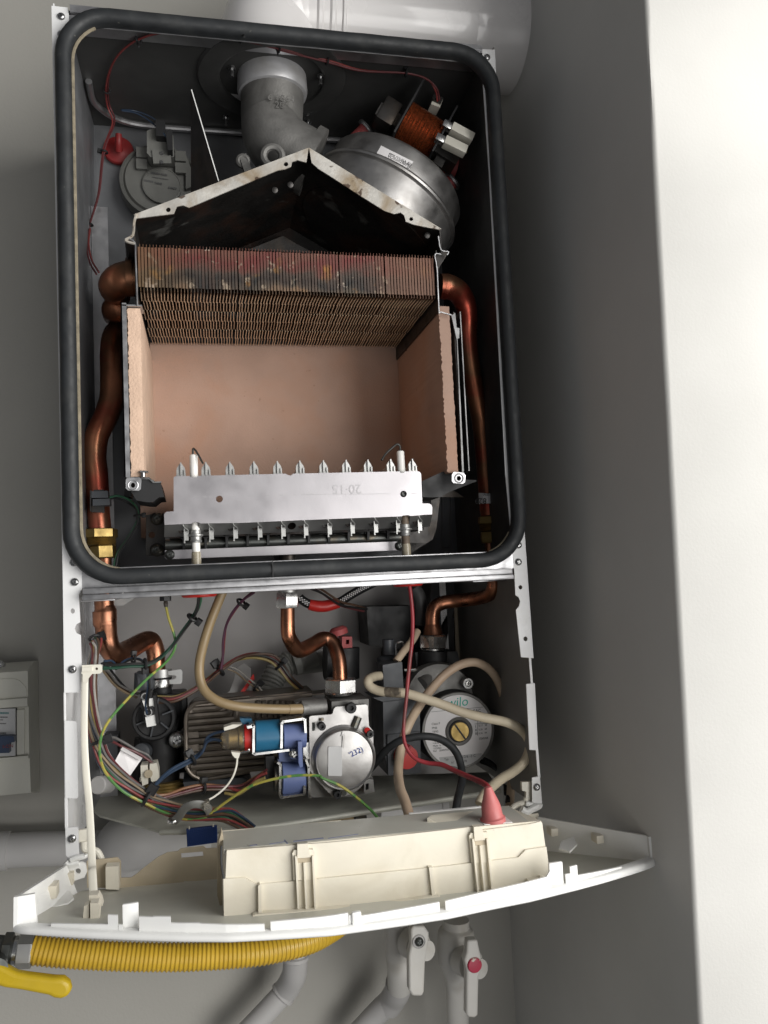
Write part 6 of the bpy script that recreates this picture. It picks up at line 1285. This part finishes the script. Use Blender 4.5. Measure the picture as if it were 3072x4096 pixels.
# blue tag
t = thing('blue_tag', 'small ribbed dark blue tag hanging under the front of the shelf', 'tag', at('P', 1340, 400, .04))
obj('tag_body', MB().slab('P', [(1236, 362), (1440, 338), (1444, 448), (1242, 476)], .03, .034), K['tagblue'], t)
mb = MB()
for i in range(16):
    a = 1242 + i * 12.6; b0 = 366 - i * 1.5; mb.slab('P', [(a, b0 + 4), (a + 5, b0 + 3), (a + 9, b0 + 100), (a + 4, b0 + 101)], .0292, .030)
obj('tag_rib', mb, K['tagblue'], t)
obj('tag_tie', MB().slab('P', [(1252, 342), (1260, 342), (1260, 366), (1252, 366)], .03, .032).slab('P', [(1412, 328), (1420, 328), (1420, 345), (1412, 345)], .03, .032), K['nylon'], t)
# ================================================================ below the boiler
t = thing('gas_hose', 'yellow corrugated gas hose running under the control panel from a steel nut', 'hose', at('P', 230, 1160, .0))
yh = .03
G_ = [at('P', a, b_, yh) for a, b_ in ((215, 1160), (400, 1180), (700, 1200), (1000, 1208), (1300, 1205), (1659, 1180))] + [at('Q', a, b_, yh + d_) for a, b_, d_ in ((520, 1150, .004), (700, 1105, .012), (820, 1050, .022), (950, 960, .04), (1030, 850, .055), (1060, 700, .075), (1062, 560, .09))]
rr_ = 83 * .60277 * mpp(yh)
obj('hose', corrugated(MB(), G_, rr_ * .965, rr_ * .042, 26.5 * .60277 * mpp(yh), 28), K['yellow'], t)
a0, a1 = at('P', 120, 1165, yh), at('P', 222, 1163, yh)
obj('steel_nut', nut(a0, a1, rr_ * 1.2), K['zincdark'], t)
obj('steel_nut', MB().rod(at('P', 95, 1165, yh), a0, rr_ * 1.0, 24), K['chrome'], t)
t = thing('gas_cock', 'brown brass gas cock with a yellow lever at the lower left edge', 'valve', at('P', 0, 1170, yh))
obj('cock_body', nut(at('P', 82, 1165, yh), at('P', 20, 1165, yh), rr_ * 1.22), K['gun'], t)
obj('cock_body', MB().rod(at('P', 100, 1165, yh), at('P', -300, 1140, yh), rr_ * .95, 24), K['gun'], t)
yv = .005
obj('lever', MB().slab('P', [(-60, 1240), (20, 1270), (110, 1318), (180, 1330), (360, 1352), (420, 1353), (460, 1385), (472, 1430), (450, 1478), (400, 1494), (355, 1488), (320, 1470), (140, 1435), (30, 1420), (-40, 1400), (-90, 1300)], yv - .0055, yv + .0055), K['yelpaint'], t)
# round every edge of the lever
o = t.children[-1]
bv = o.modifiers.new('edge', 'BEVEL'); bv.width = .0045; bv.segments = 4; bv.limit_method = 'ANGLE'; bv.angle_limit = math.radians(50)
obj('lever_stem', MB().rod(at('P', -30, 1300, .0), at('P', -30, 1230, .025), .010, 16), K['gun'], t)
# plastic pipes on the wall
yw_ = .215
def pvc(name, lab, cat, runs, m='pipew'):
    t = thing(name, lab, cat, runs[0][0][0])
    for pts, r_ in runs: obj('pipe_run', MB().tube(pts, r_, 28, 6), K[m], t)
    return t
w = lambda r, a, b_, y_=yw_: at(r, a, b_, y_)
pw = .018
t = pvc('waste_pipe', 'white plastic pipe with an elbow running down left below the yellow hose', 'pipe', [([w('Q', 690, 900, .15), w('Q', 650, 1010, .17), w('Q', 640, 1120, .185), w('Q', 640, 1190, .19), w('Q', 636, 1235, .19)], [.0118] * 5), ([w('Q', 560, 1440), w('Q', 450, 1560), w('Q', 300, 1720), w('Q', 150, 1880)], [.0125] * 4)])
obj('elbow', MB().tube([w('Q', 634, 1200, .19), w('Q', 632, 1260, .195), w('Q', 625, 1320, .2), w('Q', 600, 1380, .208), w('Q', 560, 1440), w('Q', 545, 1460)], [.0136, .0140, .0142, .0142, .0140, .0136], 28, 6), K['pipew'], t)
for p_, q_, r_ in ((w('Q', 560, 1440), w('Q', 545, 1458), .0150), (w('Q', 634, 1195, .19), w('Q', 634, 1212, .19), .0150)):
    obj('socket_lip', MB().lathe([(r_ * .9, 0), (r_, .001), (r_, .0045), (r_ * .9, .0055)], p_, q_ - p_, 28), K['pipew'], t)
def valve(lab, body, hnd, scr, m, red=False):
    t = thing('isolating_valve', lab, 'valve', body[2][0], 'white isolating valves under the boiler')
    obj('valve_body', MB().tube([b_[0] for b_ in body], [b_[1] for b_ in body], 28, 5), K[m], t)
    h = obj('handle', MB().slab(*hnd), K[m], t)
    bv = h.modifiers.new('edge', 'BEVEL'); bv.width = .0022; bv.segments = 3; bv.limit_method = 'ANGLE'; bv.angle_limit = math.radians(40)
    return t
yv2, yf = .15, .085
t = valve('white plastic isolating valve with a bare screw in its long handle', [(at('Q', 1305, 960, yv2), .0125), (at('Q', 1308, 1060, yv2), .0128), (at('Q', 1312, 1110, yv2), .0140), (at('Q', 1318, 1150, yv2), .0150), (at('Q', 1322, 1220, yv2), .0150), (at('Q', 1325, 1280, yv2), .0138), (at('Q', 1325, 1400, yv2 + .02), .0138)],
          ('Q', [(1400, 1020), (1420, 1005), (1490, 1005), (1520, 1050), (1518, 1110), (1495, 1250), (1488, 1440), (1475, 1470), (1410, 1470), (1388, 1430), (1385, 1200), (1400, 1130)], yf, yf + .012), None, 'pipewhite')
obj('bonnet', MB().lathe([(.0155, 0), (.0155, .018), (.010, .019), (.010, .035)], at('Q', 1390, 1110, yf + .046), (.35, -1, .1), 28), K['pipewhite'], t)
c = at('Q', 1453, 1105, yf - .0005)
obj('screw_well', MB().lathe([(.0070, 0), (.0070, -.0005), (.0064, -.0010), (.0056, .0002), (0, .0002)], c, (0, 1, 0), 28), K['pipew'], t)
screw(c + Vector((0, -.0004, 0)), .0046, t, m='gun')
obj('elbow', MB().tube([at('Q', 1318, 1380, .175), at('Q', 1310, 1430, .185), at('Q', 1290, 1470, .20), at('Q', 1250, 1530, .21)], .0150, 26, 5).tube([at('Q', 1275, 1485, .205), at('Q', 1150, 1610, .215), at('Q', 950, 1830, .22)], .0132, 26, 5), K['pipew'], t)
t = valve('white plastic isolating valve with a chipped red cap on its long handle', [(at('R', 205, 960, yv2), .0150), (at('R', 205, 1010, yv2), .0155), (at('R', 205, 1040, yv2), .0205), (at('R', 207, 1150, yv2), .0215), (at('R', 210, 1250, yv2), .0200), (at('R', 212, 1310, yv2), .0150), (at('R', 215, 1410, yv2 + .01), .0128), (at('R', 220, 1700, yv2 + .02), .0125)],
          ('R', [(282, 1100), (350, 1095), (356, 1130), (375, 1210), (372, 1300), (358, 1340), (352, 1600), (330, 1614), (290, 1612), (275, 1590), (278, 1300), (262, 1230), (278, 1180)], yf, yf + .012), None, 'pipewhite')
obj('bonnet', MB().lathe([(.0155, 0), (.0155, .018), (.010, .019), (.010, .035)], at('R', 245, 1225, yf + .046), (.3, -1, .1), 28), K['pipewhite'], t)
c = at('R', 328, 1260, yf)
K['chippedred'] = mat('chipped_red_cap', (.45, .02, .06), .5, 0, .1, 40, dirt=(.62, .58, .50), damt=1, dscale=38, dlo=.47, dhi=.50)
obj('handle_cap', MB().lathe([(.0078, .001), (.0078, -.0012), (.007, -.0022), (0, -.0028)], c, (0, 1, 0), 28), K['chippedred'], t)
# white pipe crossing the wall at the left
t = thing('wall_pipe', 'thick white pipe with a collar along the wall left of the boiler', 'pipe', at('P', 100, 480, .22))
obj('pipe_run', MB().tube([at('P', -300, 520, .235), at('P', 60, 500, .235), at('P', 250, 492, .235), at('P', 900, 470, .235)], .0185, 28, 3), K['pipew'], t)
obj('collar', MB().rod(at('P', -30, 506, .235), at('P', 60, 501, .235), .0205, 28), K['pipew'], t)
t = thing('wall_pipe', 'pale pipe bend behind the control panel just under the shelf', 'pipe', at('P', 900, 480, .21))
obj('pipe_run', MB().tube([at('P', 810, 560, .235), at('P', 815, 480, .22), at('P', 870, 440, .21), at('P', 1000, 430, .21), at('P', 1150, 440, .21), at('P', 1400, 430, .21)], .031, 28, 5), K['pipew'], t)
for lab, a0, a1, b_ in (('pale pipe ends in the gap behind the panel, beside the flexible hose', 250, 520, 300), ('pale pipe in the gap behind the panel below the pump', 1180, 1620, 210)):
    t = thing('wall_pipe', lab, 'pipe', at('Q', a0, b_, .2)); obj('pipe_run', MB().rod(at('Q', a0, b_ + 20, .21), at('Q', a1, b_, .21), .021, 24), K['pipew'], t)
    obj('collar', MB().rod(at('Q', a1 - 40, b_ + 3, .21), at('Q', a1, b_, .21), .0235, 24), K['pipew'], t)
tag(obj('flexible_hose', corrugated(MB(), [at('Q', 850, 380, .14), at('Q', 760, 300, .15), at('Q', 700, 240, .16), at('Q', 640, 200, .17)], .019, .0018, .0056), K['corr']), 'grey corrugated hose showing between the shelf and the control panel', 'hose')
t = thing('brown_fitting', 'brown brass fitting showing between the shelf and the control panel', 'fitting', at('Q', 950, 260, .12))
obj('fitting_body', MB().slab('Q', [(850, 240), (1020, 230), (1020, 320), (850, 320)], .12, .15), mat('old_brass', (.17, .13, .07), .5, .6, .3, 60), t)
obj('fitting_end', nut(at('Q', 1010, 285, .135), at('Q', 1090, 275, .135), .019), K['gun'], t)
# breaker box at the left edge
t = thing('breaker_box', 'pale plastic breaker box with a blue switch cut off by the left edge', 'breaker box', at('N', 100, 600, .25))
XB = at('N', 280, 500, .215).x
yb2 = .205
box_ = MB()
b0, b1_, b2_ = at('N', 270, 205, yb2), at('N', 270, 460, yb2), at('N', 300, 1060, yb2)
xl = b0.x - .22
pf = [(.262, at('N', 360, 105, .262).z), (.235, at('N', 330, 120, .235).z), (yb2, b0.z), (yb2, b1_.z), (yb2 - .004, b1_.z - .001), (yb2 - .004, at('N', 300, 545, yb2).z), (yb2 + .002, at('N', 300, 560, yb2).z), (yb2 + .002, at('N', 300, 1030, yb2).z), (yb2 - .003, at('N', 300, 1032, yb2).z), (yb2 - .003, b2_.z), (yb2 + .004, b2_.z - .001), (yb2 + .008, at('N', 280, 1380, yb2 + .02).z), (.262, at('N', 350, 1400, .262).z)]
xr_ = at('N', 275, 400, yb2).x
mb = MB(); A = [mb.b.verts.new((xl, y_, z_)) for y_, z_ in pf]; B = [mb.b.verts.new((xr_, y_, z_)) for y_, z_ in pf]
mb.b.faces.new(A[::-1]); mb.b.faces.new(B)
for i in range(len(pf)): mb.b.faces.new((A[i], A[(i + 1) % len(pf)], B[(i + 1) % len(pf)], B[i]))
bx = obj('box_shell', mb, K['boxplastic'], t)
obj('box_step', MB().slab('N', [(-300, 285), (140, 285), (190, 300), (240, 350), (262, 380), (262, 455), (-300, 460)], yb2 - .0012, yb2 + .003), K['boxplastic'], t)
y5 = yb2 - .004
br_ = obj('breaker_body', MB().slab('N', [(-200, 585), (150, 575), (150, 1040), (-200, 1050)], y5, yb2 + .01), K['graypaper'], t)
obj('frame_gap', MB().slab('N', [(150, 572), (163, 572), (163, 1040), (148, 1040)], y5 + .003, y5 + .008).slab('N', [(-200, 580), (160, 568), (160, 576), (-200, 588)], y5 + .003, y5 + .008), K['ink'], t)
obj('inner_frame', MB().slab('N', [(166, 590), (240, 585), (240, 1022), (166, 1030)], y5 + .0035, yb2 + .01), K['boxplastic'], t)
obj('switch_lever', MB().slab('N', [(-200, 852), (120, 845), (138, 855), (138, 905), (90, 915), (90, 1012), (-200, 1020)], y5 - .010, y5 + .002), mat('navy_switch', (.03, .05, .10), .4), br_)
mb = MB(); rnd = random.Random(8)
def strokes(b_, a0, a1, h):
    a = a0
    while a < a1:
        w_ = rnd.uniform(5, 9); mb.slab('N', [(a, b_), (a + w_, b_), (a + w_, b_ + h), (a, b_ + h)], y5 - .0004, y5 + .0002); a += w_ + 4
strokes(655, 0, 70, 12); strokes(683, 0, 30, 9); strokes(718, 0, 60, 10); strokes(810, 0, 55, 16)
obj('breaker_print', mb, K['inkgrey'], br_, 0)
mb = MB(); strokes(612, 0, 80, 18); obj('breaker_print', mb, mat('teal_ink', (.05, .2, .2), .5), br_, 0)
text('breaker_print', 'I-ON', at('N', 25, 966, y5 - .0104), (1, 0, 0), (0, 0, 1), .0050, mat('dim_red_ink', (.22, .03, .04), .6), br_, .0002)
screw(at('N', 0, 150, .228), .006, t, m='chrome')
bpy.context.view_layer.update()
